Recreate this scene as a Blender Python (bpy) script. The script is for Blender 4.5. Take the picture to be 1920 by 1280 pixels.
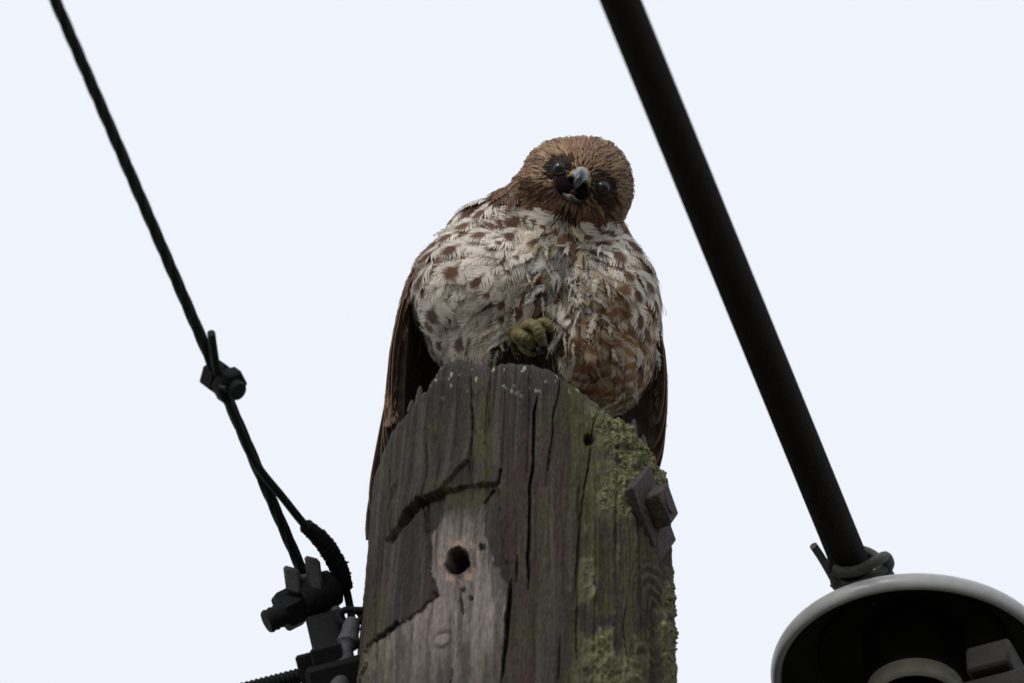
import bpy, math, random
import numpy as np
from mathutils import Vector, Matrix
from mathutils.bvhtree import BVHTree

for o in list(bpy.data.objects):
    bpy.data.objects.remove(o, do_unlink=True)
scene = bpy.context.scene
COL = scene.collection
random.seed(7)
RNG = np.random.default_rng(11)

# ------------------------------------------------------------------ camera
ELEV = math.radians(42.0)
DIST = 12.04
PX = 0.0004                        # metres per photograph pixel at the hawk
ZTOP = 9.63                        # height of the pole top
se, ce = math.sin(ELEV), math.cos(ELEV)
T = np.array([0.0, 0.0, ZTOP + 0.1114])      # point the lens is aimed at
RV = np.array([1.0, 0.0, 0.0])
UV = np.array([0.0, -se, ce])
FV = np.array([0.0, ce, se])
CAM = T - FV * DIST
cam_d = bpy.data.cameras.new('camera')
cam = bpy.data.objects.new('camera', cam_d)
COL.objects.link(cam)
cam.location = CAM.tolist()
cam.rotation_euler = (math.pi / 2 + ELEV, 0, 0)
cam_d.sensor_width = 36.0
cam_d.lens = 36.0 * DIST / (1920 * PX)
cam_d.clip_start = 0.1
cam_d.clip_end = 5000
cam_d.dof.use_dof = True
cam_d.dof.focus_distance = DIST - 0.06
cam_d.dof.aperture_fstop = 9.0
scene.camera = cam
scene.render.resolution_x = 1024
scene.render.resolution_y = 682

# ------------------------------------------------------------------ sky, sun, exposure
SUN_EL, SUN_AZ = math.radians(28), math.radians(-150)   # high, behind the photographer's left shoulder
world = bpy.data.worlds.new('World')
scene.world = world
world.use_nodes = True
wn = world.node_tree
wn.nodes.clear()
w_out = wn.nodes.new('ShaderNodeOutputWorld')
w_bg = wn.nodes.new('ShaderNodeBackground')
w_sky = wn.nodes.new('ShaderNodeTexSky')
w_sky.sky_type = 'NISHITA'
w_sky.sun_disc = False
w_sky.sun_elevation = SUN_EL
w_sky.sun_rotation = SUN_AZ
w_mix = wn.nodes.new('ShaderNodeMix')
w_mix.data_type = 'RGBA'
w_mix.inputs['Factor'].default_value = 0.93          # overcast: cloud layer over the clear sky
w_mix.inputs['B'].default_value = (9.2, 9.55, 10.35, 1)
w_bg.inputs['Strength'].default_value = 0.0875
wn.links.new(w_sky.outputs['Color'], w_mix.inputs['A'])
wn.links.new(w_mix.outputs['Result'], w_bg.inputs['Color'])
wn.links.new(w_bg.outputs['Background'], w_out.inputs['Surface'])
sun_d = bpy.data.lights.new('sun', 'SUN')
sun_d.energy = 1.5
sun_d.angle = math.radians(25)
sun_d.color = (1.0, 0.97, 0.93)
sun = bpy.data.objects.new('sun', sun_d)
COL.objects.link(sun)
sdir = Vector((math.sin(SUN_AZ) * math.cos(SUN_EL), math.cos(SUN_AZ) * math.cos(SUN_EL), math.sin(SUN_EL)))
sun.rotation_euler = sdir.to_track_quat('Z', 'Y').to_euler()
sun.location = (-4, -4, 16)
scene.view_settings.view_transform = 'Standard'
scene.view_settings.look = 'None'
scene.view_settings.exposure = 0.2
scene.view_settings.gamma = 1.0
scene.view_settings.use_curve_mapping = False

# ------------------------------------------------------------------ helpers
def V(px, py, wpx=0.0):
    """measured place -> world point; wpx = distance in front of the aim plane, in photo pixels"""
    px = np.asarray(px, float); py = np.asarray(py, float); w = np.asarray(wpx, float) * PX
    k = (DIST - w) / DIST
    return (T + RV * ((px - 960) * PX * k)[..., None] + UV * ((640 - py) * PX * k)[..., None] - FV * w[..., None])
def ray(px, py):
    d = RV * (px - 960) * PX + UV * (640 - py) * PX + FV * DIST
    return d
def AY(px, py, y):
    d = ray(px, py)
    return CAM + d * ((y - CAM[1]) / d[1])
def AZ(px, py, z):
    d = ray(px, py)
    return CAM + d * ((z - CAM[2]) / d[2])
def proj(P):
    q = P - CAM
    dep = q @ FV
    return 960 + (q @ RV) / dep * DIST / PX, 640 - (q @ UV) / dep * DIST / PX
def sm(a, b, x):
    t = np.clip((x - a) / (b - a), 0, 1)
    return t * t * (3 - 2 * t)
def hash3(i, j, k):
    n = (i.astype(np.int64) * 374761393 + j.astype(np.int64) * 668265263 + k.astype(np.int64) * 1274126177) & 0xFFFFFFFF
    n = ((n ^ (n >> 13)) * 1103515245) & 0xFFFFFFFF
    n = ((n ^ (n >> 15)) * 2246822519) & 0xFFFFFFFF
    return ((n ^ (n >> 16)) & 0xFFFFFF) / float(0xFFFFFF)
def vnoise(x, y, z):
    xi, yi, zi = np.floor(x), np.floor(y), np.floor(z)
    fx, fy, fz = x - xi, y - yi, z - zi
    fx, fy, fz = fx * fx * (3 - 2 * fx), fy * fy * (3 - 2 * fy), fz * fz * (3 - 2 * fz)
    r = 0
    for a in (0, 1):
        for b in (0, 1):
            for c in (0, 1):
                r = r + hash3(xi + a, yi + b, zi + c) * (fx if a else 1 - fx) * (fy if b else 1 - fy) * (fz if c else 1 - fz)
    return r
def fbm(x, y, z, n=4):
    s, a, t = 0, 0.5, 0
    for i in range(n):
        s = s + a * vnoise(x, y, z); t += a
        x, y, z, a = x * 2.03 + 17, y * 2.03 + 5, z * 2.03 + 9, a * 0.5
    return s / t
def inpoly(px, py, poly):
    ins = np.zeros(px.shape, bool)
    n = len(poly)
    for i in range(n):
        x0, y0 = poly[i]; x1, y1 = poly[(i + 1) % n]
        c = ((y0 > py) != (y1 > py)) & (px < (x1 - x0) * (py - y0) / ((y1 - y0) if y1 != y0 else 1e-9) + x0)
        ins ^= c
    return ins
def segdist(px, py, pts):
    d = np.full(px.shape, 1e9)
    for (x0, y0), (x1, y1) in zip(pts[:-1], pts[1:]):
        dx, dy = x1 - x0, y1 - y0
        t = np.clip(((px - x0) * dx + (py - y0) * dy) / (dx * dx + dy * dy + 1e-9), 0, 1)
        d = np.minimum(d, np.hypot(px - x0 - t * dx, py - y0 - t * dy))
    return d
def tag(o, label=None, cat=None, group=None, kind=None):
    if label: o['label'] = label
    if cat: o['category'] = cat
    if group: o['group'] = group
    if kind: o['kind'] = kind
    return o
def empty(name, loc, label, cat, group=None):
    e = bpy.data.objects.new(name, None)
    COL.objects.link(e)
    e.location = [float(c) for c in loc]
    e.empty_display_size = 0.05
    e['_o'] = [float(c) for c in loc]
    return tag(e, label, cat, group)
def root_origin(parent):
    while parent is not None and parent.parent is not None:
        parent = parent.parent
    return np.array(list(parent.location)) if parent is not None else np.zeros(3)
def mk(name, verts, faces, mat, parent=None, smooth=True, cols=None):
    verts = np.asarray(verts, float)
    if parent is not None:
        verts = verts - root_origin(parent)
        off = np.zeros(3)
    else:
        off = verts.mean(axis=0); off[2] = verts[:, 2].min()
        verts = verts - off
    me = bpy.data.meshes.new(name)
    if isinstance(faces, np.ndarray):
        nv, nf, k = len(verts), len(faces), faces.shape[1]
        me.vertices.add(nv); me.vertices.foreach_set('co', verts.astype(np.float32).ravel())
        me.loops.add(nf * k); me.loops.foreach_set('vertex_index', faces.astype(np.int32).ravel())
        me.polygons.add(nf); me.polygons.foreach_set('loop_start', np.arange(0, nf * k, k, dtype=np.int32))
        me.update(calc_edges=True)
    else:
        me.from_pydata(verts.tolist(), [], faces)
    me.validate()
    if smooth:
        me.polygons.foreach_set('use_smooth', np.ones(len(me.polygons), bool))
    if cols is not None:
        at = me.color_attributes.new('col', 'FLOAT_COLOR', 'POINT')
        c4 = np.ones((len(verts), 4), np.float32); c4[:, :3] = cols
        at.data.foreach_set('color', c4.ravel())
    me.materials.append(mat)
    me.update()
    ob = bpy.data.objects.new(name, me)
    COL.objects.link(ob)
    ob.location = off.tolist()
    if parent is not None:
        ob.parent = parent
    return ob

class MB:
    """collects shapes in world space; build() links them as one mesh"""
    def __init__(s): s.v = []; s.f = []
    def add(s, v, f):
        b = len(s.v); s.v += [tuple(map(float, p)) for p in v]; s.f += [tuple(i + b for i in q) for q in f]
    def tube(s, pts, rad, n=16, ridge=0, ramp=0.0, twist=0.0, caps=True, oval=None):
        pts = np.asarray(pts, float); m = len(pts)
        rad = np.full(m, rad) if np.isscalar(rad) else np.asarray(rad, float)
        tan = np.gradient(pts, axis=0); tan /= np.linalg.norm(tan, axis=1)[:, None]
        ref = np.array([0, 0, 1.0]) if abs(tan[0][2]) < 0.9 else np.array([1.0, 0, 0])
        nn = np.cross(tan[0], ref); nn /= np.linalg.norm(nn)
        L = np.concatenate([[0], np.cumsum(np.linalg.norm(np.diff(pts, axis=0), axis=1))])
        v = []
        for i in range(m):
            nn = nn - tan[i] * (nn @ tan[i]); nn /= np.linalg.norm(nn)
            bb = np.cross(tan[i], nn)
            for k in range(n):
                a = 2 * math.pi * k / n
                r = rad[i] * (1 + (ramp * abs(math.cos(ridge * a / 2)) - ramp if ridge else 0))
                a2 = a + twist * L[i]
                v.append(pts[i] + (nn * math.cos(a2) + bb * math.sin(a2)) * r)
        f = [(i * n + k, i * n + (k + 1) % n, (i + 1) * n + (k + 1) % n, (i + 1) * n + k) for i in range(m - 1) for k in range(n)]
        if caps:
            f.append(tuple(range(n))[::-1]); f.append(tuple((m - 1) * n + k for k in range(n)))
        s.add(v, f)
    def box(s, c, ax, ay, az, bev=0.12):
        """bevelled box: centre and three half-axis vectors"""
        c, ax, ay, az = (np.asarray(q, float) for q in (c, ax, ay, az))
        b = bev * min(np.linalg.norm(ax), np.linalg.norm(ay), np.linalg.norm(az))
        kx, ky, kz = (1 - b / np.linalg.norm(q) for q in (ax, ay, az))
        v = []; idx = {}
        for sx in (-1, 1):
            for sy in (-1, 1):
                for sz in (-1, 1):
                    idx[sx, sy, sz] = len(v)
                    v += [c + ax * sx + ay * sy * ky + az * sz * kz, c + ax * sx * kx + ay * sy + az * sz * kz, c + ax * sx * kx + ay * sy * ky + az * sz]
        I = lambda a, b_, d, w: idx[a, b_, d] + w
        f = []
        for sg in (-1, 1):
            q = [(-1, -1), (1, -1), (1, 1), (-1, 1)]
            if sg < 0: q = q[::-1]
            f.append(tuple(I(sg, a, b_, 0) for a, b_ in q))
            f.append(tuple(I(b_, sg, a, 1) for a, b_ in q))
            f.append(tuple(I(a, b_, sg, 2) for a, b_ in q))
        for a in (-1, 1):
            for b_ in (-1, 1):
                f.append((I(a, b_, -1, 0), I(a, b_, 1, 0), I(a, b_, 1, 1), I(a, b_, -1, 1)))
                f.append((I(a, -1, b_, 0), I(a, 1, b_, 0), I(a, 1, b_, 2), I(a, -1, b_, 2)))
                f.append((I(-1, a, b_, 1), I(1, a, b_, 1), I(1, a, b_, 2), I(-1, a, b_, 2)))
                for d in (-1, 1):
                    f.append((I(a, b_, d, 0), I(a, b_, d, 1), I(a, b_, d, 2)))
        s.add(v, f)
    def lathe(s, c, axis, prof, n=24, phase=0.0):
        """profile [(radius, along)] about an axis"""
        c = np.asarray(c, float); axis = np.asarray(axis, float); axis = axis / np.linalg.norm(axis)
        ref = np.array([0, 0, 1.0]) if abs(axis[2]) < 0.9 else np.array([1.0, 0, 0])
        e1 = np.cross(axis, ref); e1 /= np.linalg.norm(e1); e2 = np.cross(axis, e1)
        v = []
        for r, h in prof:
            for k in range(n):
                a = 2 * math.pi * k / n + phase
                v.append(c + axis * h + (e1 * math.cos(a) + e2 * math.sin(a)) * max(r, 1e-5))
        f = [(i * n + k, i * n + (k + 1) % n, (i + 1) * n + (k + 1) % n, (i + 1) * n + k) for i in range(len(prof) - 1) for k in range(n)]
        s.add(v, f)
    def build(s, name, mat, parent=None, smooth=True):
        o = mk(name, np.array(s.v), s.f, mat, parent, smooth)
        import bmesh
        bm = bmesh.new(); bm.from_mesh(o.data)
        bmesh.ops.recalc_face_normals(bm, faces=bm.faces)
        bm.to_mesh(o.data); bm.free()
        if smooth:
            try: o.data.set_sharp_from_angle(angle=math.radians(38))
            except Exception: pass
        return o
def spline(pts, n):
    P = np.asarray(pts, float); m = len(P)
    out = []
    for t in np.linspace(0, m - 1, n):
        i = min(int(t), m - 2); u = t - i
        p0, p1, p2, p3 = P[max(i - 1, 0)], P[i], P[i + 1], P[min(i + 2, m - 1)]
        out.append(0.5 * ((2 * p1) + (-p0 + p2) * u + (2 * p0 - 5 * p1 + 4 * p2 - p3) * u * u + (-p0 + 3 * p1 - 3 * p2 + p3) * u ** 3))
    return np.array(out)

# ------------------------------------------------------------------ materials
def material(name, col, rough=0.7, metal=0.0, nscale=0, namt=0.0, bump=0.0, bscale=300, spec=0.5, attr=False, stretch=None, sheen=0.0, trans=0.0):
    m = bpy.data.materials.new(name); m.use_nodes = True
    nt = m.node_tree; b = nt.nodes['Principled BSDF']
    b.inputs['Roughness'].default_value = rough
    b.inputs['Metallic'].default_value = metal
    b.inputs['Specular IOR Level'].default_value = spec
    if sheen: b.inputs['Sheen Weight'].default_value = sheen
    tc = nt.nodes.new('ShaderNodeTexCoord')
    mp = nt.nodes.new('ShaderNodeMapping')
    nt.links.new(tc.outputs['Object'], mp.inputs['Vector'])
    if stretch: mp.inputs['Scale'].default_value = stretch
    src = None
    if attr:
        a = nt.nodes.new('ShaderNodeAttribute'); a.attribute_name = 'col'; src = a.outputs['Color']
    else:
        rgb = nt.nodes.new('ShaderNodeRGB'); rgb.outputs[0].default_value = (*col, 1); src = rgb.outputs[0]
    if namt:
        n = nt.nodes.new('ShaderNodeTexNoise'); n.inputs['Scale'].default_value = nscale; n.inputs['Detail'].default_value = 6
        n.inputs['Roughness'].default_value = 0.65
        nt.links.new(mp.outputs[0], n.inputs['Vector'])
        mr = nt.nodes.new('ShaderNodeMapRange'); mr.inputs['From Min'].default_value = 0.25; mr.inputs['From Max'].default_value = 0.75
        mr.inputs['To Min'].default_value = 1 - namt; mr.inputs['To Max'].default_value = 1 + namt
        nt.links.new(n.outputs['Fac'], mr.inputs['Value'])
        mx = nt.nodes.new('ShaderNodeVectorMath'); mx.operation = 'SCALE'
        nt.links.new(src, mx.inputs[0]); nt.links.new(mr.outputs[0], mx.inputs['Scale'])
        src = mx.outputs[0]
    nt.links.new(src, b.inputs['Base Color'])
    if bump:
        n2 = nt.nodes.new('ShaderNodeTexNoise'); n2.inputs['Scale'].default_value = bscale; n2.inputs['Detail'].default_value = 5
        nt.links.new(mp.outputs[0], n2.inputs['Vector'])
        bp = nt.nodes.new('ShaderNodeBump'); bp.inputs['Strength'].default_value = bump; bp.inputs['Distance'].default_value = 0.002
        nt.links.new(n2.outputs['Fac'], bp.inputs['Height']); nt.links.new(bp.outputs[0], b.inputs['Normal'])
    if trans:
        tr = nt.nodes.new('ShaderNodeBsdfTranslucent'); nt.links.new(src, tr.inputs['Color'])
        ms = nt.nodes.new('ShaderNodeMixShader'); ms.inputs[0].default_value = trans
        out = nt.nodes['Material Output']
        nt.links.new(b.outputs[0], ms.inputs[1]); nt.links.new(tr.outputs[0], ms.inputs[2]); nt.links.new(ms.outputs[0], out.inputs['Surface'])
    return m
M = {}
M['wood'] = material('weathered_pole_wood', None, 0.85, nscale=800, namt=0.6, bump=0.9, bscale=800, spec=0.2, attr=True, stretch=(1, 1, 0.12))
M['lichen'] = material('yellow_green_lichen', None, 0.95, nscale=600, namt=0.35, bump=0.5, bscale=900, spec=0.1, attr=True)
M['feather'] = material('feather_plumage', None, 0.85, nscale=1500, namt=0.12, spec=0.15, attr=True, sheen=0.1, trans=0.25)
M['skin'] = material('plumage_base', None, 0.95, nscale=500, namt=0.3, spec=0.05, attr=True)
M['beak'] = material('beak_horn', None, 0.28, nscale=300, namt=0.15, spec=0.5, attr=True)
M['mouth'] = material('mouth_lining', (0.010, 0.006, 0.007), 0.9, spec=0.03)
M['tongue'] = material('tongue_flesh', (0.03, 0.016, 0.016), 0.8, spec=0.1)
M['eye'] = material('eye_glossy_dark', None, 0.03, spec=0.42, attr=True)
M['foot'] = material('yellow_scaly_skin', (0.125, 0.098, 0.024), 0.6, nscale=260, namt=0.55, bump=0.5, bscale=500)
M['talon'] = material('black_talon', (0.010, 0.010, 0.012), 0.4, spec=0.2)
M['steel'] = material('galvanised_steel_grey', (0.045, 0.045, 0.048), 0.7, 0.0, nscale=400, namt=0.4, bump=0.3)
M['dark_steel'] = material('blackened_steel', (0.009, 0.009, 0.010), 0.8, 0.0, nscale=300, namt=0.4, bump=0.3, spec=0.12)
M['rust'] = material('brown_rusted_steel', (0.055, 0.043, 0.040), 0.85, 0.0, nscale=260, namt=0.7, bump=0.9, bscale=500, spec=0.2)
M['wire'] = material('tarnished_copper_strand', (0.010, 0.014, 0.012), 0.7, 0.0, nscale=200, namt=0.4, spec=0.2)
M['tape'] = material('ragged_black_tape', (0.010, 0.010, 0.011), 0.9, nscale=400, namt=0.5, bump=0.4, spec=0.1)
M['cable'] = material('black_weathered_cable', (0.012, 0.010, 0.009), 0.85, nscale=300, namt=0.35, bump=0.2, spec=0.15, stretch=(1, 0.2, 1))
M['porcelain'] = material('grey_white_porcelain', (0.33, 0.33, 0.325), 0.3, nscale=60, namt=0.15)
M['cavity'] = material('shade_dark_porcelain', (0.012, 0.011, 0.010), 0.6, nscale=60, namt=0.3, spec=0.1)  # shade inside the bell put into the colour, near black
M['brow'] = material('dark_brow_plumage', (0.035, 0.022, 0.017), 0.95, nscale=900, namt=0.5, spec=0.05)
M['ring'] = material('olive_stained_porcelain', (0.26, 0.25, 0.19), 0.5, nscale=80, namt=0.3)
M['tie'] = material('grey_tie_wire', (0.065, 0.062, 0.058), 0.7, 0.0, nscale=400, namt=0.35, spec=0.2)
M['arm'] = material('dark_grey_timber', (0.020, 0.017, 0.015), 0.9, nscale=120, namt=0.5, bump=0.6, bscale=200, stretch=(0.15, 1, 1))

# ground: rough grass verge to the horizon
gm = material('grass_ground', (0.13, 0.125, 0.10), 0.95, nscale=3, namt=0.5, bump=0.4, bscale=20)
gx = np.linspace(-1, 1, 61); gx = np.sign(gx) * np.abs(gx) ** 2.5 * 1500
GX, GY = np.meshgrid(gx, gx, indexing='ij')
gz = (fbm(GX * 0.3, GY * 0.3, GX * 0) - 0.5) * 0.12
gz = np.where(np.hypot(GX, GY) < 14, gz * 0.3, gz)
gv = np.stack([GX, GY, gz], -1).reshape(-1, 3)
ii, jj = np.meshgrid(np.arange(60), np.arange(60), indexing='ij')
gf = np.stack([ii * 61 + jj, (ii + 1) * 61 + jj, (ii + 1) * 61 + jj + 1, ii * 61 + jj + 1], -1).reshape(-1, 4)
tag(mk('ground', gv, gf, gm), kind='structure')

# ------------------------------------------------------------------ utility pole
pole = empty('utility_pole', (0, 0, 0), 'weathered dark wooden utility pole with lichen and a round bored hole', 'utility pole')
# centre line and radius against height below the top (metres), from the outline of the photograph
hz_c = np.array([0.0, 0.10, 0.25, 0.40, 9.7])
cx_c = np.array([0.0075, 0.0055, 0.0015, -0.001, -0.03])
rr_c = np.array([0.1075, 0.1120, 0.1180, 0.1215, 0.160])
rim_px = np.array([690, 712, 725, 735, 755, 775, 785, 793, 797, 800, 806, 825, 855, 880, 905, 920, 940, 970, 1000, 1030, 1060, 1110, 1140, 1180, 1200, 1215, 1235, 1250, 1270], float)
rim_py = np.array([900, 868, 830, 797, 770, 745, 727, 722, 742, 726, 702, 680, 663, 667, 673, 681, 672, 668, 671, 683, 700, 740, 768, 786, 812, 835, 872, 898, 930], float)
NTF, NTB = 560, 60
thf = np.linspace(-math.pi * 0.56, math.pi * 0.56, NTF)
thb = np.linspace(math.pi * 0.56, 2 * math.pi - math.pi * 0.56, NTB + 2)[1:-1]
TH = np.concatenate([thf, thb]); NT = len(TH)
# rim height for every angle
rx = cx_c[0] + rr_c[0] * np.sin(TH); ry = -rr_c[0] * np.cos(TH)
rpx = 960 + rx / PX
rpy = np.interp(rpx, rim_px, rim_py)
v_t = (640 - rpy) * PX
front = np.cos(TH) > -0.1
ztop = np.where(front, (v_t + ry * se) / ce + T[2], ZTOP - 0.02)
edge = sm(0.25, -0.1, np.cos(TH))
ztop = ztop * (1 - edge) + (ZTOP - 0.03) * edge + (fbm(TH * 9, TH * 0, TH * 0 + 3) - 0.5) * 0.006
ztop = np.clip(ztop, ZTOP - 0.075, ZTOP + 0.03)
# rows: distance below rim
rows = np.concatenate([np.linspace(0, 1, 560) * 0.40, 0.40 + np.linspace(0, 1, 61)[1:] ** 2 * 9.3])
NR = len(rows)
RR, TT = np.meshgrid(rows, TH, indexing='ij')
wtop = 1 - sm(0.1, 0.40, RR)                       # rim shape fades out downwards
ZZ = np.where(RR <= 0.4, ztop[None, :] - RR * (1 + (ztop[None, :] - ZTOP) / 0.4), ZTOP - RR)
hb = ZTOP - ZZ
CX = np.interp(hb, hz_c, cx_c); R0 = np.interp(hb, hz_c, rr_c)
X0 = CX + R0 * np.sin(TT); Y0 = -R0 * np.cos(TT)
PXX, PYY = proj(np.stack([X0, Y0, ZZ], -1).reshape(-1, 3))
PXX = PXX.reshape(X0.shape); PYY = PYY.reshape(X0.shape)
vis = np.cos(TT) > -0.15
S = TT * 0.115                                      # arc length
wob = (fbm(S * 30, ZZ * 6, S * 0 + 1, 3) - 0.5)
nx = S + wob * 0.006
grain = fbm(nx * 420, ZZ * 14, S * 0 + 2.0, 4) - 0.5
coarse = fbm(nx * 110, ZZ * 5, S * 0 + 7.0, 3) - 0.5
checks = np.clip(0.045 - np.abs(vnoise(nx * 130, ZZ * 5.5, S * 0 + 4.5) - 0.5), 0, 1) / 0.045
chk_on = sm(0.5, 0.62, fbm(nx * 60, ZZ * 9, S * 0 + 11.0, 2))
fine = fbm(S * 500, ZZ * 260, S * 0 + 5, 3) - 0.5
jag = (fbm(nx * 150, ZZ * 40, S * 0 + 8, 4) - 0.5) * 18
disp = grain * 0.0024 + coarse * 0.0030 - checks * chk_on * 0.0026 + fine * 0.0012
# peeled layer: outer shell broken away
peel = [(729, 1012), (785, 940), (827, 922), (862, 906), (932, 902), (937, 965), (952, 1092), (938, 1320), (660, 1320), (690, 1210), (812, 1116), (800, 1012), (797, 950), (760, 985)]
jx = (fbm(PXX * 0.05, PYY * 0.05, PXX * 0, 3) - 0.5) * 16
pm = inpoly(PXX + jx, PYY + jag * 0.6, peel) & vis
fade = 1 - 0.75 * sm(960, 1000, PYY) * sm(930, 870, PXX) * (1 - sm(1080, 1110, PYY))
disp -= np.where(pm, 0.0046 * (1 - 0.45 * sm(905, 1000, PYY)), 0)
# shell lifting off just above the break
flake = inpoly(PXX + jx * .4, PYY + jag * .3, [(879, 864), (826, 924), (862, 908), (884, 905)]) & vis
disp -= np.where(flake, 0.0035, 0)
lip_d = segdist(PXX, PYY, [(729, 1012), (785, 940), (827, 920), (879, 864)])
lip = (~pm) * np.exp(-(lip_d / 28) ** 2) * sm(1000, 930, PYY) * (PYY < 1010)
disp += lip * 0.0040 * vis * (PXX < 885)
# named cracks
cracks = [([(1004, 735), (1000, 860), (992, 960), (988, 1105)], 3.2, 0.011), ([(956, 1085), (948, 1160), (938, 1290)], 4.0, 0.012),
          ([(886, 700), (884, 800), (880, 905)], 2.6, 0.007), ([(921, 690), (914, 760), (908, 840)], 1.6, 0.003), ([(800, 725), (799, 860), (798, 1010)], 2.6, 0.007),
          ([(1050, 690), (1040, 800), (1030, 890)], 1.8, 0.004), ([(729, 1012), (762, 965), (790, 938)], 5.0, 0.010), ([(700, 1200), (745, 1165)], 3.5, 0.008),
          ([(1118, 770), (1100, 900), (1082, 1080), (1078, 1250)], 2.2, 0.005), ([(735, 880), (728, 1020)], 1.8, 0.004), ([(862, 1105), (866, 1150)], 2.0, 0.004),
          ([(1175, 1110), (1168, 1180), (1178, 1260)], 2.4, 0.006), ([(1048, 1190), (1046, 1280)], 2.0, 0.004), ([(968, 1040), (966, 1090)], 2.0, 0.005),
          ([(934, 905), (938, 880)], 3.0, 0.006), ([(905, 935), (925, 912)], 2.5, 0.005), ([(706, 1010), (700, 1280)], 2.0, 0.004), ([(842, 1240), (838, 1290)], 1.8, 0.004)]
crk = np.zeros_like(disp)
cw = (fbm(S * 40, ZZ * 28, S * 0 + 21, 3) - 0.5) * 14
cwd = 0.35 + 1.1 * fbm(S * 10, ZZ * 25, S * 0 + 23, 2)
for pts, wd, dp in cracks:
    d = segdist(PXX + cw, PYY, pts)
    y_a, y_b = pts[0][1], pts[-1][1]; e_t = min(45, abs(y_b - y_a) * .35)
    k = np.clip(1.25 - d / (wd * cwd * (.15 + .85 * sm(y_a - 2, y_a + e_t, PYY) * (1 - sm(y_b - e_t, y_b + 2, PYY)))), 0, 1) * vis if y_b > y_a else np.clip(1.25 - d / (wd * cwd), 0, 1) * vis
    crk = np.maximum(crk, k); disp -= k * dp
# bored hole and small pits
hd = np.hypot((PXX - 856) / 1.0, (PYY - 1047) / 1.12) + (vnoise(PXX * 0.09, PYY * 0.09, PXX * 0 + 14) - 0.5) * 6
hole = (1 - sm(19, 24, hd)) * vis
disp *= 1 - 0.8 * (1 - sm(20, 30, hd)) * vis
disp -= hole * 0.05
for (hx, hy, hr, dp) in ((902, 1020, 7, 0.005), (813, 1112, 5, 0.003), (866, 1100, 5, 0.003), (1105, 825, 10, 0.010), (880, 1115, 4, 0.004)):
    d2 = np.hypot(PXX - hx, PYY - hy) + (vnoise(PXX * 0.2, PYY * 0.2, PXX * 0 + 4) - 0.5) * 5
    disp -= (1 - sm(hr * 0.6, hr * 1.2, d2)) * dp * vis
# round scar
sc = np.hypot((PXX - 826) / 1.25, (PYY - 1194) + (PXX - 826) * 0.3)
scar = np.exp(-((sc - 14) / 3.0) ** 2) * vis
disp += -scar * 0.0018 + (1 - sm(8, 14, sc)) * 0.0006 * vis
# knot on the right flank
kd = np.hypot((PXX - 1222) / 0.5, (PYY - 1160) / 1.5) + (fbm(PXX * .03, PYY * .012, PXX * 0 + 44) - .5) * 46
knot = np.exp(-(kd / 70) ** 2) * vis
disp += knot * (np.sin(kd * 0.42) * 0.0009 + 0.002)
# lichen crust on the right shoulder
lmask = sm(1085, 1150, PXX + (fbm(PXX * 0.02, PYY * 0.015, PXX * 0 + 3) - 0.5) * 110) * (1 - sm(905, 1010, PYY + (fbm(PXX * 0.03, PYY * 0.02, PXX * 0 + 9) - 0.5) * 190 + (1210 - PXX) * 0.15))
lmask = np.maximum(lmask, 0.75 * sm(0.45, 0.58, fbm(PXX * 0.02, PYY * 0.012, PXX * 0 + 15)) * sm(1055, 1120, PXX) * (1 - sm(1180, 1230, PXX)) * sm(900, 930, PYY))
lmask = np.maximum(lmask, 0.9 * sm(1222, 1245, PXX + (fbm(PXX * 0.04, PYY * 0.02, PXX * 0 + 30) - 0.5) * 40) * sm(1050, 1090, PYY))
lmask = lmask * vis * sm(0.25, 0.42, fbm(PXX * 0.05, PYY * 0.05, PXX * 0 + 6))
lbump = fbm(PXX * 0.10, PYY * 0.10, PXX * 0 + 12, 4)
disp += lmask * (lbump - 0.25) * 0.006
# chewed edge along the rim
rimd = np.exp(-RR / 0.006)
disp -= rimd * (0.004 + 0.006 * fbm(TT * 25, TT * 0, TT * 0 + 4))
Rf = R0 + disp
VP = np.stack([CX + Rf * np.sin(TT), -Rf * np.cos(TT), ZZ], -1)
# colours
dark = np.array([0.027, 0.021, 0.0185]); grey = np.array([0.055, 0.047, 0.042]); green = np.array([0.047, 0.046, 0.019])
pale = np.array([0.20, 0.168, 0.152]); lich = np.array([0.185, 0.178, 0.092]); redd = np.array([0.044, 0.027, 0.023])
tone = fbm(nx * 170, ZZ * 7, S * 0 + 31.0, 4)
Cc = dark[None, None, :] * (0.55 + 0.9 * tone)[..., None]
def lay(col, mask):
    global Cc
    mask = np.clip(mask, 0, 1)[..., None]
    Cc = Cc * (1 - mask) + col * mask
lay(redd * (0.7 + 0.6 * tone)[..., None], 0.7 * sm(0.5, 0.62, fbm(nx * 40, ZZ * 8, S * 0 + 41, 3)))
lay(grey * (0.6 + 0.8 * tone)[..., None], 0.75 * sm(0.54, 0.66, fbm(nx * 300, ZZ * 9, S * 0 + 51, 3)))
lay(grey * 0.85, 0.55 * sm(740, 690, PYY) * vis)
blotch = fbm(PXX * 0.012, PYY * 0.006, PXX * 0 + 61, 4)
strk = fbm(nx * 240, ZZ * 6, S * 0 + 71, 3)
gz_ = np.exp(-((PXX - 905) / 22) ** 2) * sm(690, 740, PYY) * sm(915, 890, PYY) + 0.9 * np.exp(-((PXX - 860) / 60) ** 2) * np.exp(-((PYY - 930) / 22) ** 2)
gz_ += 0.7 * sm(1030, 1090, PXX) * (1 - sm(1190, 1240, PXX)) * sm(0.42, 0.55, strk) + 0.45 * sm(760, 710, PXX) * sm(1010, 960, PYY) + 0.35 * sm(1040, 1100, PXX)
gz_ += 0.75 * sm(730, 715, PXX) * sm(1080, 1120, PYY) * sm(0.4, 0.6, strk) + 0.4 * sm(0.5, 0.62, blotch)
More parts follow.
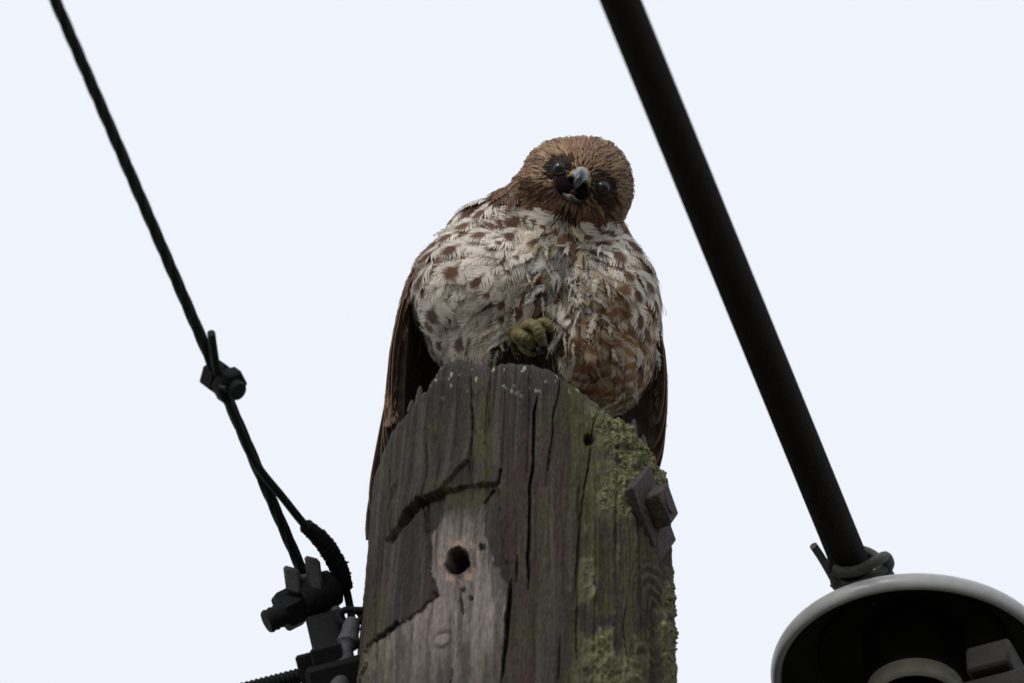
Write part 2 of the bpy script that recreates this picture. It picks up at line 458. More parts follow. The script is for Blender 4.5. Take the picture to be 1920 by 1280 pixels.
lay(green * (0.6 + 0.8 * tone)[..., None], gz_ * vis * sm(0.28, 0.5, fbm(PXX * 0.05, PYY * 0.03, PXX * 0 + 81)))
pp1 = inpoly(PXX + jx, PYY + jag * 0.5, [(806, 1000), (828, 955), (862, 940), (912, 938), (908, 1000), (925, 1050), (951, 1094), (820, 1116), (806, 1060)]) & vis
pp2 = inpoly(PXX + jx, PYY + jag * 0.7, [(690, 1210), (815, 1116), (951, 1094), (938, 1320), (655, 1320)]) & vis
pn = sm(0.36, 0.56, fbm(nx * 260, ZZ * 22, S * 0 + 91, 4))
lay(pale * (0.55 + 0.8 * tone)[..., None], pp1 * (0.30 + 0.50 * pn) * sm(935, 985, PYY))
lay(pale * (0.6 + 0.75 * tone)[..., None], pp2 * (0.35 + 0.55 * pn) * (0.35 + 0.65 * sm(1300, 1130, PYY)))
lay(np.array([0.30, 0.21, 0.16]), 0.7 * np.exp(-((hd - 32) / 10) ** 2) * sm(0.4, 0.6, fbm(PXX * 0.08, PYY * 0.08, PXX * 0 + 17)) * vis)
lay(np.array([0.24, 0.20, 0.18]), 0.6 * (1 - sm(7, 13, sc)) * vis)
lay(dark * 0.4, np.clip(crk, 0, 1) * 0.7)
lay(dark * 0.22, (1 - sm(20, 27, hd)) * vis)  # hole walls darkened: the shade inside is in the colour
lay(dark * 0.8, knot * 0.6 * (0.5 + 0.5 * np.sin(kd * 0.42 + 1)))
lay(lich * (0.4 + 0.9 * lbump)[..., None], lmask * 0.9)
lay(np.array([0.45, 0.45, 0.36]), 0.6 * sm(0.71, 0.76, fbm(PXX * 0.13, PYY * 0.09, PXX * 0 + 99, 3)) * sm(760, 700, PYY) * vis)
verts = VP.reshape(-1, 3); cols = Cc.reshape(-1, 3)
i_, j_ = np.meshgrid(np.arange(NR - 1), np.arange(NT), indexing='ij')
fq = np.stack([i_ * NT + j_, (i_ + 1) * NT + j_, (i_ + 1) * NT + (j_ + 1) % NT, i_ * NT + (j_ + 1) % NT], -1).reshape(-1, 4)
# weathered end grain on top
cap_v, cap_c, cap_f = [], [], []
base = len(verts); prev = np.arange(NT)
for q, kf in enumerate((0.93, 0.82, 0.66, 0.48, 0.28, 0.10)):
    rim = VP[0]
    cz = ZTOP - 0.018
    p = np.stack([CX[0] + (rim[:, 0] - CX[0]) * kf, rim[:, 1] * kf, rim[:, 2] * kf ** 2 + cz * (1 - kf ** 2) - 0.003 + 0.006 * fbm(np.sin(TH) * 6 * kf, np.cos(TH) * 6 * kf, TH * 0 + q)], -1)
    cap_v.append(p); cap_c.append(np.tile(grey * 0.9, (NT, 1)))
    cur = base + q * NT + np.arange(NT)
    cap_f.append(np.stack([prev, np.roll(prev, -1), np.roll(cur, -1), cur], -1)); prev = cur
verts = np.concatenate([verts] + cap_v); cols = np.concatenate([cols] + cap_c)
fq = np.concatenate([fq] + cap_f)
shaft = mk('shaft', verts, fq, M['wood'], pole, cols=cols)

# crusty lichen lumps growing on the shoulder
ico_v = np.array([(0, 0, 1)] + [(math.cos(a) * .89, math.sin(a) * .89, .45) for a in np.arange(5) * 1.2566] + [(math.cos(a) * .89, math.sin(a) * .89, -.45) for a in np.arange(5) * 1.2566 + .628] + [(0, 0, -1)])
ico_f = [(0, 1 + k, 1 + (k + 1) % 5) for k in range(5)] + [(1 + k, 6 + k, 1 + (k + 1) % 5) for k in range(5)] + [(1 + (k + 1) % 5, 6 + k, 6 + (k + 1) % 5) for k in range(5)] + [(11, 6 + (k + 1) % 5, 6 + k) for k in range(5)]
ico_f = np.array(ico_f)
cand = np.argwhere((lmask > 0.45) & (RR < 0.38))
wts = lmask[cand[:, 0], cand[:, 1]] ** 2 * np.where(PYY[cand[:, 0], cand[:, 1]] < 960, 1.0, 0.25)
pick = cand[RNG.choice(len(cand), 5200, p=wts / wts.sum())]
cp = VP[pick[:, 0], pick[:, 1]]
sz = PX * np.exp(RNG.normal(0.2, 0.5, len(pick)))
lv = cp[:, None, :] + ico_v[None] * (1 + RNG.uniform(-.35, .35, (len(pick), 12, 1))) * sz[:, None, None] * RNG.uniform(.7, 1.3, (len(pick), 1, 3))
lf = (np.arange(len(pick))[:, None, None] * 12 + ico_f[None]).reshape(-1, 3)
lc = np.repeat(lich[None] * RNG.uniform(0.45, 1.25, (len(pick), 1)) * np.array([1, 1, 1.0]) + RNG.uniform(-.02, .02, (len(pick), 3)), 12, axis=0)
tag(mk('lichen', lv.reshape(-1, 3), lf, M['lichen'], pole, cols=np.clip(lc, 0.02, 1)), kind='stuff')

# splinters standing on the rim
for (x0, y0, x1, y1, w_) in ((785, 765, 788, 724, 9), (770, 775, 773, 750, 8), (1187, 815, 1189, 786, 8), (1207, 840, 1206, 815, 7), (1235, 895, 1232, 872, 6)):
    spl = MB()
    th = math.asin(max(-.98, min(.98, ((x0 - 960) * PX - 0.0075) / 0.1075)))
    yb = -0.1035 * math.cos(th)
    a = AY(x0, y0, yb); b = AY(x1, y1, yb + 0.003)
    spl.tube(np.array([a, a * .5 + b * .5, a * .1 + b * .9, b]), np.array([w_, w_ * .8, w_ * .45, w_ * .2]) * PX, 7)
    spl.build('splinter', M['arm'], pole)

# square washer and bolt on the right shoulder
def axes(th):
    return np.array([math.sin(th), -math.cos(th), 0]), np.array([math.cos(th), math.sin(th), 0])
n_, t_ = axes(math.radians(64))
zv = np.array([0, 0, 1.0])
a_ = t_ * 0.845 - zv * 0.535; b_ = t_ * 0.535 + zv * 0.845
a_ = a_ - n_ * 0.05; a_ /= np.linalg.norm(a_)
wc = AY(1219, 966, -0.115 * math.cos(math.radians(64)) - 0.004)
sw = MB(); sw.box(wc, a_ * 0.0305, b_ * 0.0265, n_ * 0.0042, 0.25)
washer = sw.build('square_washer', M['rust'], pole)
nb = MB(); nb.box(wc + n_ * 0.0105 - a_ * 0.004 + b_ * 0.001, a_ * 0.0130, b_ * 0.0130, n_ * 0.0065, 0.2)
nb.build('nut', M['rust'], washer)
nb = MB(); nb.lathe(wc - a_ * 0.004, n_, [(0.0075, -0.05), (0.0078, 0.0172), (0.0072, 0.0182), (0.0, 0.0186)], 16)
nb.build('bolt', M['rust'], washer)

# ------------------------------------------------------------------ crossarm and insulator on the right
ins_c = AY(1715, 1258, 0.05)                       # centre of the bell's lower rim
arm_d = np.array([0.93, -0.37, 0.0]); arm_d /= np.linalg.norm(arm_d); arm_p = np.array([-arm_d[1], arm_d[0], 0.0])
arm = empty('crossarm', ins_c + np.array([0, 0, -0.17]), 'grey timber crossarm end beneath the bell insulator', 'crossarm')
ab = MB(); ab.box(ins_c + arm_d * 0.25 - zv * (0.058 + 0.055), arm_d * 1.05, arm_p * 0.045, zv * 0.055, 0.15)
ab.build('beam', M['arm'], arm)
ab = MB()
bc = AY(1872, 1262, 0.0)
ab.box(bc, arm_d * 0.017, arm_p * 0.024, zv * 0.012, 0.2)
ab.build('pin_base', M['arm'], arm)

ins = empty('bell_insulator', ins_c, 'pale porcelain bell insulator seen from below, cable tied to its neck', 'insulator')
sh = MB()
sh.lathe(ins_c, zv, [(0.0, 0.060), (0.025, 0.060), (0.038, 0.057), (0.044, 0.054), (0.044, 0.049), (0.043, 0.045), (0.050, 0.041), (0.062, 0.036), (0.082, 0.021), (0.096, 0.0095)] + [(0.1025 + 0.0043 * math.cos(a), -0.0010 + 0.0072 * math.sin(a)) for a in np.linspace(1.15, -2.6, 22)], 128)
sh.build('shell', M['porcelain'], ins)
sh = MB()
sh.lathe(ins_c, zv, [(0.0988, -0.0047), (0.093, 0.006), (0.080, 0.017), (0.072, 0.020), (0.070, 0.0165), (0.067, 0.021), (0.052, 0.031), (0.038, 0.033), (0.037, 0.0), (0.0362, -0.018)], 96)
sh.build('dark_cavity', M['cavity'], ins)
sh = MB()
sh.lathe(ins_c, zv, [(0.0362, -0.018), (0.0362, -0.026), (0.035, -0.030), (0.0325, -0.0318), (0.030, -0.030), (0.029, -0.025), (0.029, 0.02), (0.0, 0.022)], 64)
sh.build('petticoat', M['ring'], ins)
sh = MB(); sh.lathe(ins_c, zv, [(0.0, 0.02), (0.0125, 0.02), (0.0125, -0.03), (0.019, -0.045), (0.021, -0.0575), (0.0, -0.0575)], 24)
sh.build('pin', M['dark_steel'], ins)

# power cable through the insulator groove
zc = ins_c[2] + 0.050
c0 = AZ(1594, 1055, zc); c1 = AZ(1163, 0, zc)
dc = c1 - c0
ts = np.concatenate([np.linspace(-14, -0.3, 16), np.linspace(-0.2, 1.3, 60), np.linspace(1.5, 40, 40)])
cpts = c0 + ts[:, None] * dc + zv * (0.00004 * (ts ** 2) * 25)[:, None] * np.where(ts > 1.3, 0.25, 0)[:, None]
cb = MB(); cb.tube(cpts, 0.0141, 132, ridge=44, ramp=0.045, twist=2.0)
tag(cb.build('power_cable', M['cable']), 'thick black ribbed power cable tied to the bell insulator', 'cable')

# tie wire binding the cable to the groove
dch = dc / np.linalg.norm(dc); side = np.cross(dch, zv); side /= np.linalg.norm(side)
if side[0] < 0: side = -side
tie = MB()
pts = []
for k in range(90):
    a = 2 * math.pi * k / 30
    q = k / 90
    p = c0 - dch * (0.004 + 0.020 * q) + side * ((0.0182 + 0.001 * math.sin(q * 9)) * math.cos(a) + 0.003) + zv * 0.0180 * math.sin(a) - dch * 0.012 * math.cos(a) * 0.6
    pts.append(p)
tie.tube(np.array(pts), 0.0032, 10)
far = V(1666, 1042, 0); fz = zc - 0.006
w_loop = [AZ(1560, 1066, zc - 0.018), AZ(1580, 1072, zc - 0.020), AZ(1612, 1068, zc - 0.020), AZ(1645, 1050, zc - 0.016), AZ(1660, 1043, zc - 0.006), AZ(1667, 1056, zc - 0.008), AZ(1664, 1072, zc - 0.006), AZ(1690, 1110, zc - 0.002)]
tie.tube(spline(w_loop, 40), 0.0042, 10)
w_loop = [AZ(1562, 1090, zc - 0.016), AZ(1576, 1098, zc - 0.018), AZ(1610, 1096, zc - 0.021), AZ(1640, 1078, zc - 0.018), AZ(1658, 1064, zc - 0.010)]
tie.tube(spline(w_loop, 30), 0.0040, 10)
tie.tube(spline([AZ(1525, 1022, zc - 0.012), AZ(1541, 1046, zc - 0.014), AZ(1556, 1072, zc - 0.016), AZ(1568, 1092, zc - 0.014), AZ(1580, 1100, zc - 0.008)], 20), 0.0031, 10)
tag(tie.build('tie_wire', M['tie']), 'grey tie wire wrapped round cable and insulator neck, one loose end', 'wire')

# ------------------------------------------------------------------ hardware on the left
YH = 0.0
def H(px, py, dy=0.0): return AY(px, py, YH + dy)
A = H(563, 1062); B = AZ(103, 0, A[2] + 0.004); dW = B - A
def on_wire(t): return A + dW * t
def strand(path, r, n_str=3, pitch=0.05, nseg=8):
    """twisted strands around a path"""
    path = np.asarray(path); mb = MB()
    tan = np.gradient(path, axis=0); tan /= np.linalg.norm(tan, axis=1)[:, None]
    L = np.concatenate([[0], np.cumsum(np.linalg.norm(np.diff(path, axis=0), axis=1))])
    e1 = np.cross(tan, np.array([0.2, 0.1, 1.0])); e1 /= np.linalg.norm(e1, axis=1)[:, None]
    e2 = np.cross(tan, e1)
    for s_ in range(n_str):
        a = 2 * math.pi * (L / pitch + s_ / n_str)
        rs = r * 0.5
        mb.tube(path + e1 * (np.cos(a) * r * 0.5)[:, None] + e2 * (np.sin(a) * r * 0.5)[:, None], rs, nseg)
    return mb
tt = np.concatenate([np.linspace(-0.01, 1.15, 240), np.linspace(1.2, 3, 60), np.linspace(3.2, 38, 120)])
mb = strand(A + tt[:, None] * dW + zv * (np.where(tt > 1.2, (tt - 1.2) ** 2 * 0.0006, 0))[:, None], 0.0045, 5, 0.14)
tag(mb.build('messenger_wire', M['wire']), 'dark twisted messenger wire running up from the clamp beside the pole', 'wire')

# tap wire: short tail above the connector, alongside the messenger, then away under tape to the pole
def off_wire(px, py, toward=0.006):
    return H(px, py, 0) * 0 + AZ(px, py, A[2] - toward)
tap_pts = [off_wire(396, 624), off_wire(401, 660), off_wire(408, 700), off_wire(425, 745), off_wire(448, 800), off_wire(470, 852, 0.007), off_wire(492, 886, 0.007), off_wire(530, 932, 0.007), off_wire(572, 984, 0.007), off_wire(608, 1018, 0.008), off_wire(635, 1064, 0.012), off_wire(649, 1104, 0.02), off_wire(657, 1142, 0.03), off_wire(659, 1158, 0.035)]
tap = empty('tap_wire', tap_pts[-1], 'thin dark tap wire with ragged tape curving into the pole side', 'wire')
tp = spline(tap_pts, 150)
mb = MB(); mb.tube(tp, 0.0031, 10); mb.build('conductor', M['wire'], tap)
seg = spline(tap_pts[8:12], 60)
trn = np.random.default_rng(3)
mb = MB(); mb.tube(seg, (0.0054 + 0.0016 * np.sin(np.linspace(0, 3.1, 60))) * (1 + trn.uniform(-.10, .10, 60)), 14)
for k in range(26):
    i = trn.integers(2, 58); d = trn.normal(size=3); d /= np.linalg.norm(d)
    p = seg[i]; mb.tube(np.array([p, p + d * 0.0065, p + d * trn.uniform(.0075, .0105)]), np.array([0.0022, 0.0014, 0.0003]), 5)
mb.build('tape_wrap', M['tape'], tap)

# split bolt connector
cn = H(0, 0) * 0 + AZ(416, 712, A[2] - 0.004)
con = empty('split_bolt_connector', cn, 'dark hexagonal split bolt connector clamping the tap to the messenger wire', 'connector')
ax = 0.62 * RV - 0.42 * UV - 0.66 * FV; ax /= np.linalg.norm(ax)
mb = MB(); mb.lathe(cn, ax, [(0.0, -0.013), (0.0105, -0.013), (0.0125, -0.011), (0.0125, 0.000), (0.0105, 0.002), (0.0, 0.002)], 6, 0.3); mb.build('head', M['dark_steel'], con, smooth=False)
mb = MB(); mb.lathe(cn, ax, [(0.0, 0.003), (0.012, 0.003), (0.0135, 0.005), (0.0135, 0.0125), (0.012, 0.0145), (0.0, 0.0145)], 6, 0.0); mb.build('nut', M['dark_steel'], con, smooth=False)
mb = MB(); mb.lathe(cn, ax, [(0.0, 0.0), (0.0075, 0.0), (0.0075, 0.019), (0.0068, 0.0205), (0.0, 0.021)], 16); mb.build('bolt', M['wire'], con)
mb = MB(); mb.tube(np.array([AZ(418, 722, A[2] - .018), AZ(419, 738, A[2] - .018), AZ(419, 746, A[2] - .018)]), np.array([.0024, .0026, .0016]), 10); mb.build('pin', M['steel'], con)

# dead-end clamp with its cross bolt
cl = empty('dead_end_clamp', H(600, 1240), 'black steel dead-end clamp with cross bolt beside the pole', 'clamp')
hr, hu, hf = RV * PX, UV * PX, -FV * PX
mb = MB()
wd = dW / np.linalg.norm(dW)
j0 = H(563, 1078)
for sgn, ln in ((-1, 0.8), (1, 1.0)):
    mb.box(j0 + hf * 44 + hr * (sgn * 20 + 6) + hu * (4 if sgn > 0 else -8), (hr * 0.9 - hu * 0.25) * 16, (hu * 0.95 - hr * 0.12) * 32 * ln, hf * 24, 0.35)
mb.box(j0 - hu * 14 + hf * 26 + hr * 8, (hr * 0.95 + hu * 0.2) * 34, hu * 17, hf * 22, 0.3)
mb.build('jaw', M['steel'], cl)
bd = -0.86 * RV - 0.42 * UV - 0.30 * FV; bd /= np.linalg.norm(bd)
mb = MB(); p0 = H(600, 1112)
mb.lathe(p0, bd, [(0.0, -0.016), (0.008, -0.0155), (0.0135, -0.012), (0.0155, -0.004), (0.0155, 0.010), (0.013, 0.016), (0.0, 0.016)], 28)
mb.box(p0 + hr * -32 + hu * -12, (hr * 0.9 + hu * 0.42) * 38, (hu * 0.9 - hr * 0.42) * 30, hf * 30, 0.2)
mb.build('clevis', M['dark_steel'], cl)
mb = MB(); mb.lathe(p0 + hr * -40 + hu * -20, bd, [(0.0, 0.0), (0.0150, 0.0), (0.0162, 0.002), (0.0162, 0.013), (0.0145, 0.015), (0.0, 0.015)], 6, 0.5); mb.build('nut', M['dark_steel'], cl, smooth=False)
mb = MB()
prof = [(0.0, 0.0)]
for k in range(22): prof.append((0.0092 - (0.0009 if k % 2 else 0), 0.0022 * k))
prof.append((0.0, 0.0022 * 21))
mb.lathe(p0 + hu * -4, bd, prof, 18); mb.build('cross_bolt', M['dark_steel'], cl)
mb = MB(); q0 = H(600, 1150); q1 = H(626, 1262)
dq = q1 - q0; dq /= np.linalg.norm(dq); dn = np.cross(dq, FV); dn /= np.linalg.norm(dn)
mb.box((q0 + q1) / 2 + hr * 8, dq * 0.031, dn * 0.0145, FV * 0.008, 0.3); mb.build('link', M['dark_steel'], cl)
mb = MB(); mb.tube(np.array([H(628, 1142), H(640, 1164), H(652, 1192)]), 0.0042, 10); mb.build('cotter', M['steel'], cl)

# threaded rod through the pole
rod = empty('threaded_rod', H(620, 1262), 'black threaded rod with square nut sticking out of the pole', 'bolt')
ra, rb = H(640, 1246), H(428, 1300)
rd = rb - ra; rl = np.linalg.norm(rd)
prof = [(0.0, 0.0)]
nth = int(rl / 0.0019)
for k in range(nth): prof.append((0.0062 - (0.0011 if k % 2 else 0), 0.0019 * k))
prof.append((0.0, 0.0019 * nth))
mb = MB(); mb.lathe(ra, rd, prof, 16); mb.build('thread', M['dark_steel'], rod)
rdn = rd / rl; rs = np.cross(rdn, FV); rs /= np.linalg.norm(rs)
mb = MB(); mb.box(H(592, 1252), rdn * 0.013, rs * 0.0125, FV * 0.0125, 0.12); mb.box(H(622, 1262), rdn * 0.012, rs * 0.021, FV * 0.019, 0.12); mb.build('square_nut', M['dark_steel'], rod)
mb = MB(); mb.box(H(650, 1290), rdn * 0.028, rs * 0.022, FV * 0.018, 0.2); mb.build('bracket', M['dark_steel'], rod)

# grey cable terminal against the pole edge
ter = empty('cable_terminal', H(640, 1290), 'grey ribbed cable terminal hanging from a ring at the pole edge', 'terminal')
mb = MB(); rc = H(656, 1156, -0.012)
ring = [rc + (RV * math.cos(a) * 0.0085 + UV * math.sin(a) * 0.0055 + FV * math.sin(a) * 0.006) for a in np.linspace(0, 2 * math.pi, 33)]
mb.tube(np.array(ring), 0.0027, 10, caps=False)
mb.tube(np.array([rc + hr * 10 + hu * 12, rc + hr * 30 + hu * 12, rc + hr * 60 + hu * 8]), 0.0030, 10)
mb.build('ring', M['dark_steel'], ter)
s0, s1 = H(661, 1164, -0.012), H(632, 1300, -0.012); sd = s1 - s0
mb = MB(); sl = np.linalg.norm(sd)
mb.lathe(s0, sd, [(0.0, -.002), (0.0055, 0.0), (0.0068, 0.006), (0.0066, 0.012), (0.0080, 0.018), (0.0084, 0.0225), (0.0070, 0.0235), (0.0052, 0.028), (0.0055, 0.033), (0.0074, 0.036), (0.0086, 0.041), (0.0088, sl), (0.0, sl)], 20)
mb.build('sleeve', M['steel'], ter)

#HAWK#
# ------------------------------------------------------------------ hawk
hawk_root = np.array([0.004, 0.0, ZTOP - 0.012])
hawk = empty('hawk', hawk_root, 'brown and white hawk with open beak perched on top of the pole', 'hawk')
def W3(P):                                       # hawk measurements (right, down, toward lens; photo pixels) -> world
    P = np.asarray(P, float)
    return V(P[..., 0], P[..., 1], P[..., 2])
# head frame
roll = math.radians(25)
hxv = np.array([math.cos(roll), math.sin(roll), 0.0])            # along the eye line (px x, px y down, w)
hzv = np.array([0.03, -0.10, 1.0]); hzv /= np.linalg.norm(hzv)
hxv = hxv - hzv * (hxv @ hzv); hxv /= np.linalg.norm(hxv)
hyv = np.array([math.sin(roll), -math.cos(roll), 0.0]); hyv = hyv - hzv * (hyv @ hzv) - hxv * (hyv @ hxv); hyv /= np.linalg.norm(hyv)
HC = np.array([1084, 345, 30.0])
def HP(a, b, c):
    a, b, c = np.broadcast_arrays(np.asarray(a, float), np.asarray(b, float), np.asarray(c, float))
    return HC + a[..., None] * hxv + b[..., None] * hyv + c[..., None] * hzv

# one continuous body: fused ellipsoids, voxel remeshed
ELL = [  # centre, radii
    ((988, 568, -45), (205, 172, 166)), ((1035, 462, -60), (142, 108, 135)), ((903, 545, -12), (130, 122, 152)), ((1132, 580, -8), (104, 140, 152)),
    ((928, 645, -25), (98, 115, 150)), ((1120, 660, 0), (108, 112, 150)), ((985, 700, -120), (155, 190, 120)), ((1070, 422, -20), (88, 78, 105)),
    ((1085, 352, 10), (100, 92, 98)), ((1060, 330, 0), (78, 68, 80)), ((1110, 350, 0), (74, 90, 80)), ((1005, 352, 25), (46, 30, 50)), ((1118, 398, 25), (48, 44, 60)),
    ((1075, 388, 62), (36, 24, 36)), ((1085, 345, 70), (45, 40, 40)), ((878, 505, -60), (72, 58, 100)), ((1142, 500, -60), (48, 86, 100)),
    ((990, 820, -150), (120, 130, 55)), ((985, 392, -15), (72, 42, 75)), ((925, 428, -45), (78, 50, 90)),
]
sv, sf = [], []
NU, NVV = 28, 18
for c, r in ELL:
    b0 = len(sv)
    for i in range(NVV + 1):
        ph = math.pi * i / NVV
        for k in range(NU):
            a = 2 * math.pi * k / NU
            sv.append((c[0] + r[0] * math.sin(ph) * math.cos(a), c[1] - r[1] * math.cos(ph), c[2] + r[2] * math.sin(ph) * math.sin(a)))
    for i in range(NVV):
        for k in range(NU):
            sf.append((b0 + i * NU + k, b0 + i * NU + (k + 1) % NU, b0 + (i + 1) * NU + (k + 1) % NU, b0 + (i + 1) * NU + k))
tmp_me = bpy.data.meshes.new('tmp'); tmp_me.from_pydata(sv, [], sf)
tmp = bpy.data.objects.new('tmp', tmp_me); COL.objects.link(tmp)
md = tmp.modifiers.new('r', 'REMESH'); md.mode = 'VOXEL'; md.voxel_size = 9.0
md2 = tmp.modifiers.new('s', 'SMOOTH'); md2.factor = 0.6; md2.iterations = 14
bpy.context.view_layer.update()
dg = bpy.context.evaluated_depsgraph_get()
ev = tmp.evaluated_get(dg)
em = bpy.data.meshes.new_from_object(ev)
bco = np.empty(len(em.vertices) * 3); em.vertices.foreach_get('co', bco); bco = bco.reshape(-1, 3)
bfa = [tuple(p.vertices) for p in em.polygons]
bpy.data.objects.remove(tmp, do_unlink=True); bpy.data.meshes.remove(tmp_me); bpy.data.meshes.remove(em)
bvh = BVHTree.FromPolygons(bco.tolist(), bfa)

# plumage colours
WHITE = np.array([0.82, 0.75, 0.655]); CREAM = np.array([0.60, 0.50, 0.37]); GREYW = np.array([0.52, 0.49, 0.45])
BROWN = np.array([0.215, 0.118, 0.078]); DKBR = np.array([0.085, 0.052, 0.040]); RUF = np.array([0.33, 0.145, 0.06]); BUFF = np.array([0.42, 0.29, 0.18]); BLK = np.array([0.018, 0.015, 0.014])

head_c = np.array([1084, 345, 20.0])
def head_d(P):
    q = P - head_c
    return np.sqrt((q[:, 0] / 104) ** 2 + (q[:, 1] / 96) ** 2 + (q[:, 2] / 110) ** 2)
def is_head(P):
    neck = 405 + (P[:, 0] - 1060) * 0.30 - np.where(P[:, 0] < 1010, (1010 - P[:, 0]) * 0.45, 0)
    j = (vnoise(P[:, 0] * 0.045, P[:, 1] * 0.03, P[:, 2] * 0.03) - .5) * 46
    return (P[:, 1] < neck + j) & (head_d(P) < 1.35 + j * .004)
def body_base(P):
    x, y, w = P[:, 0], P[:, 1], P[:, 2]
    c = np.tile(GREYW * 0.9, (len(P), 1))
    k = np.maximum(sm(-70, -120, w), sm(445, 400, y) * 0.8)[:, None]
    c = c * (1 - k) + BROWN * 0.7 * k
    h = is_head(P)
    c[h] = np.array([.05, .032, .024])
    return c
mk('body', W3(bco), bfa, M['skin'], hawk, cols=body_base(bco))

# ---- feather templates: a shaft side by side with separate barbs; (across, along)
def template(nb, seed, nj=4, fluff=0.3):
    r = np.random.default_rng(seed)
    vs, fs, br = [], [], []
    for sd in (-1, 1):
        for i in range(nb):
            t0 = 0.02 + 0.84 * i / (nb - 1)
            sp = 0.95 / nb
            t1 = t0 + 0.24 * (1 - 0.35 * t0) + r.uniform(-.03, .03) * fluff * 2
            tm = min((t0 + t1) / 2 + 0.06, 1)
            Wd = (math.sin(math.pi * min(tm, 1.0) ** 0.62)) ** 0.75 * (1 + r.uniform(-.18, .12) * fluff * 2) if tm < 1 else 0.12
            Wd = max(Wd, 0.14)
            b0 = len(vs); rv = r.uniform()
            for j in range(nj):
                u = j / (nj - 1)
                tt_ = t0 + (t1 - t0) * u ** 1.25
                hw = sp * (0.90 - 0.80 * u ** 1.5 * (0.38 + .55 * fluff))
                hw = max(hw, sp * .10)
                for q in (-1, 1):
                    vs.append((sd * Wd * u, tt_ + q * hw, u)); br.append(rv)
            for j in range(nj - 1):
                a = b0 + 2 * j
                fs.append((a, a + 1, a + 3, a + 2) if sd > 0 else (a, a + 2, a + 3, a + 1))
    vs = np.array(vs)
    return vs, np.array(fs), np.array(br)
TPL = [template(26, k, 4, 0.40 + 0.14 * (k % 3)) for k in range(6)]
TPL_S = [template(4, 50 + k, 3, 0.6) for k in range(5)]
TPL_W = [template(5, 80 + k, 4, 1.0) for k in range(5)]

def sample_surface(spacing, n_try, keep, bv=bvh, co=bco, fa=bfa, seed=1, spacing_fn=None):
    r = np.random.default_rng(seed)
    tri = np.array([(f[0], f[i], f[i + 1]) for f in fa for i in range(1, len(f) - 1)])
    a, b, c = co[tri[:, 0]], co[tri[:, 1]], co[tri[:, 2]]
    ar = np.linalg.norm(np.cross(b - a, c - a), axis=1)
    idx = r.choice(len(tri), n_try, p=ar / ar.sum())
    u = r.uniform(size=(n_try, 2)); fl = u.sum(1) > 1; u[fl] = 1 - u[fl]
    P = a[idx] + (b[idx] - a[idx]) * u[:, :1] + (c[idx] - a[idx]) * u[:, 1:]
    P = P[keep(P)]
    cell = {}
    out = []
    for p in P:
        s_ = spacing if spacing_fn is None else spacing_fn(p)
        key = (int(p[0] // spacing), int(p[1] // spacing), int(p[2] // spacing))
        ok = True
        for i in (-1, 0, 1):
            for j in (-1, 0, 1):
                for k in (-1, 0, 1):
                    for q in cell.get((key[0] + i, key[1] + j, key[2] + k), ()):
                        if (q[0] - p[0]) ** 2 + (q[1] - p[1]) ** 2 + (q[2] - p[2]) ** 2 < s_ * s_:
                            ok = False; break
                    if not ok: break
                if not ok: break
            if not ok: break
        if ok:
            cell.setdefault(key, []).append(p); out.append(p)
    return np.array(out)

def near(bv, p):
    l, n, i, d = bv.find_nearest(Vector(p))
    return np.array(l), np.array(n)

def plume(name, P, flow, Ls, HWs, lift, colour, tpls, bv=bvh, cup=0.25, seed=5, roll_j=0.25, parent=None, lift0=0.0):
    """lays one feather per point; colour(i, a, t, u, br) -> rgb"""
    r = np.random.default_rng(seed)
    AV, AF, AC, AN = [], [], [], []
    base = 0
    for i, p in enumerate(P):
        q0, n0 = near(bv, p)
        g = flow(p); g = g - n0 * (g @ n0); gl = np.linalg.norm(g)
        if gl < 1e-6: continue
        g /= gl
        L = Ls[i]; hw = HWs[i]
        q1, n1 = near(bv, q0 + g * L * 0.5)
        q2, n2 = near(bv, q0 + g * L)
        lf = lift[i]
        k0 = q0 - n0 * 1.5 + n0 * lift0
        k1 = q1 + n1 * (lf * 0.55 + 1.5 + lift0)
        k2 = q2 + n2 * (lf + lift0) + r.normal(size=3) * L * 0.02
        vs, fs, br = tpls[r.integers(len(tpls))]
        a, t, u = vs[:, 0], vs[:, 1], vs[:, 2]
        mid = 2 * k1 - 0.5 * (k0 + k2)
        sp = k0 * ((1 - t) ** 2)[:, None] + mid * (2 * t * (1 - t))[:, None] + k2 * (t ** 2)[:, None]
        nn = n0 * (1 - t)[:, None] + n2 * t[:, None]
        sd = np.cross(g, n0) ; sd /= np.linalg.norm(sd)
        ra = r.normal() * roll_j
        sdv = sd * math.cos(ra) + n1 * math.sin(ra)
        bend = r.normal() * 0.12
        pos = sp + (a * hw)[:, None] * sdv + sd * (bend * L * t ** 2)[:, None] - nn * (cup * hw * a ** 2)[:, None] + nn * ((br - 0.5) * 2.0 * u)[:, None]
        vn = nn + sdv * (a * .22 * np.sign(sdv @ sd))[:, None] + r.normal(size=3) * .10 + g * .10
        AN.append(vn / np.linalg.norm(vn, axis=1)[:, None])
        AV.append(pos); AF.append(fs + base); AC.append(colour(i, a, t, u, br)); base += len(vs)
    AV = np.concatenate(AV); AF = np.concatenate(AF); AC = np.clip(np.concatenate(AC), 0.004, 1)
    o = mk(name, W3(AV), AF, M['feather'], parent or hawk, smooth=True, cols=AC)
    AN = np.concatenate(AN)
    WN = AN[:, :1] * RV - AN[:, 1:2] * UV - AN[:, 2:] * FV
    # soft plumage: barbs share the lie of the body under them
    o.data.normals_split_custom_set_from_vertices(WN.tolist())
    o['kind'] = 'stuff'
    return o

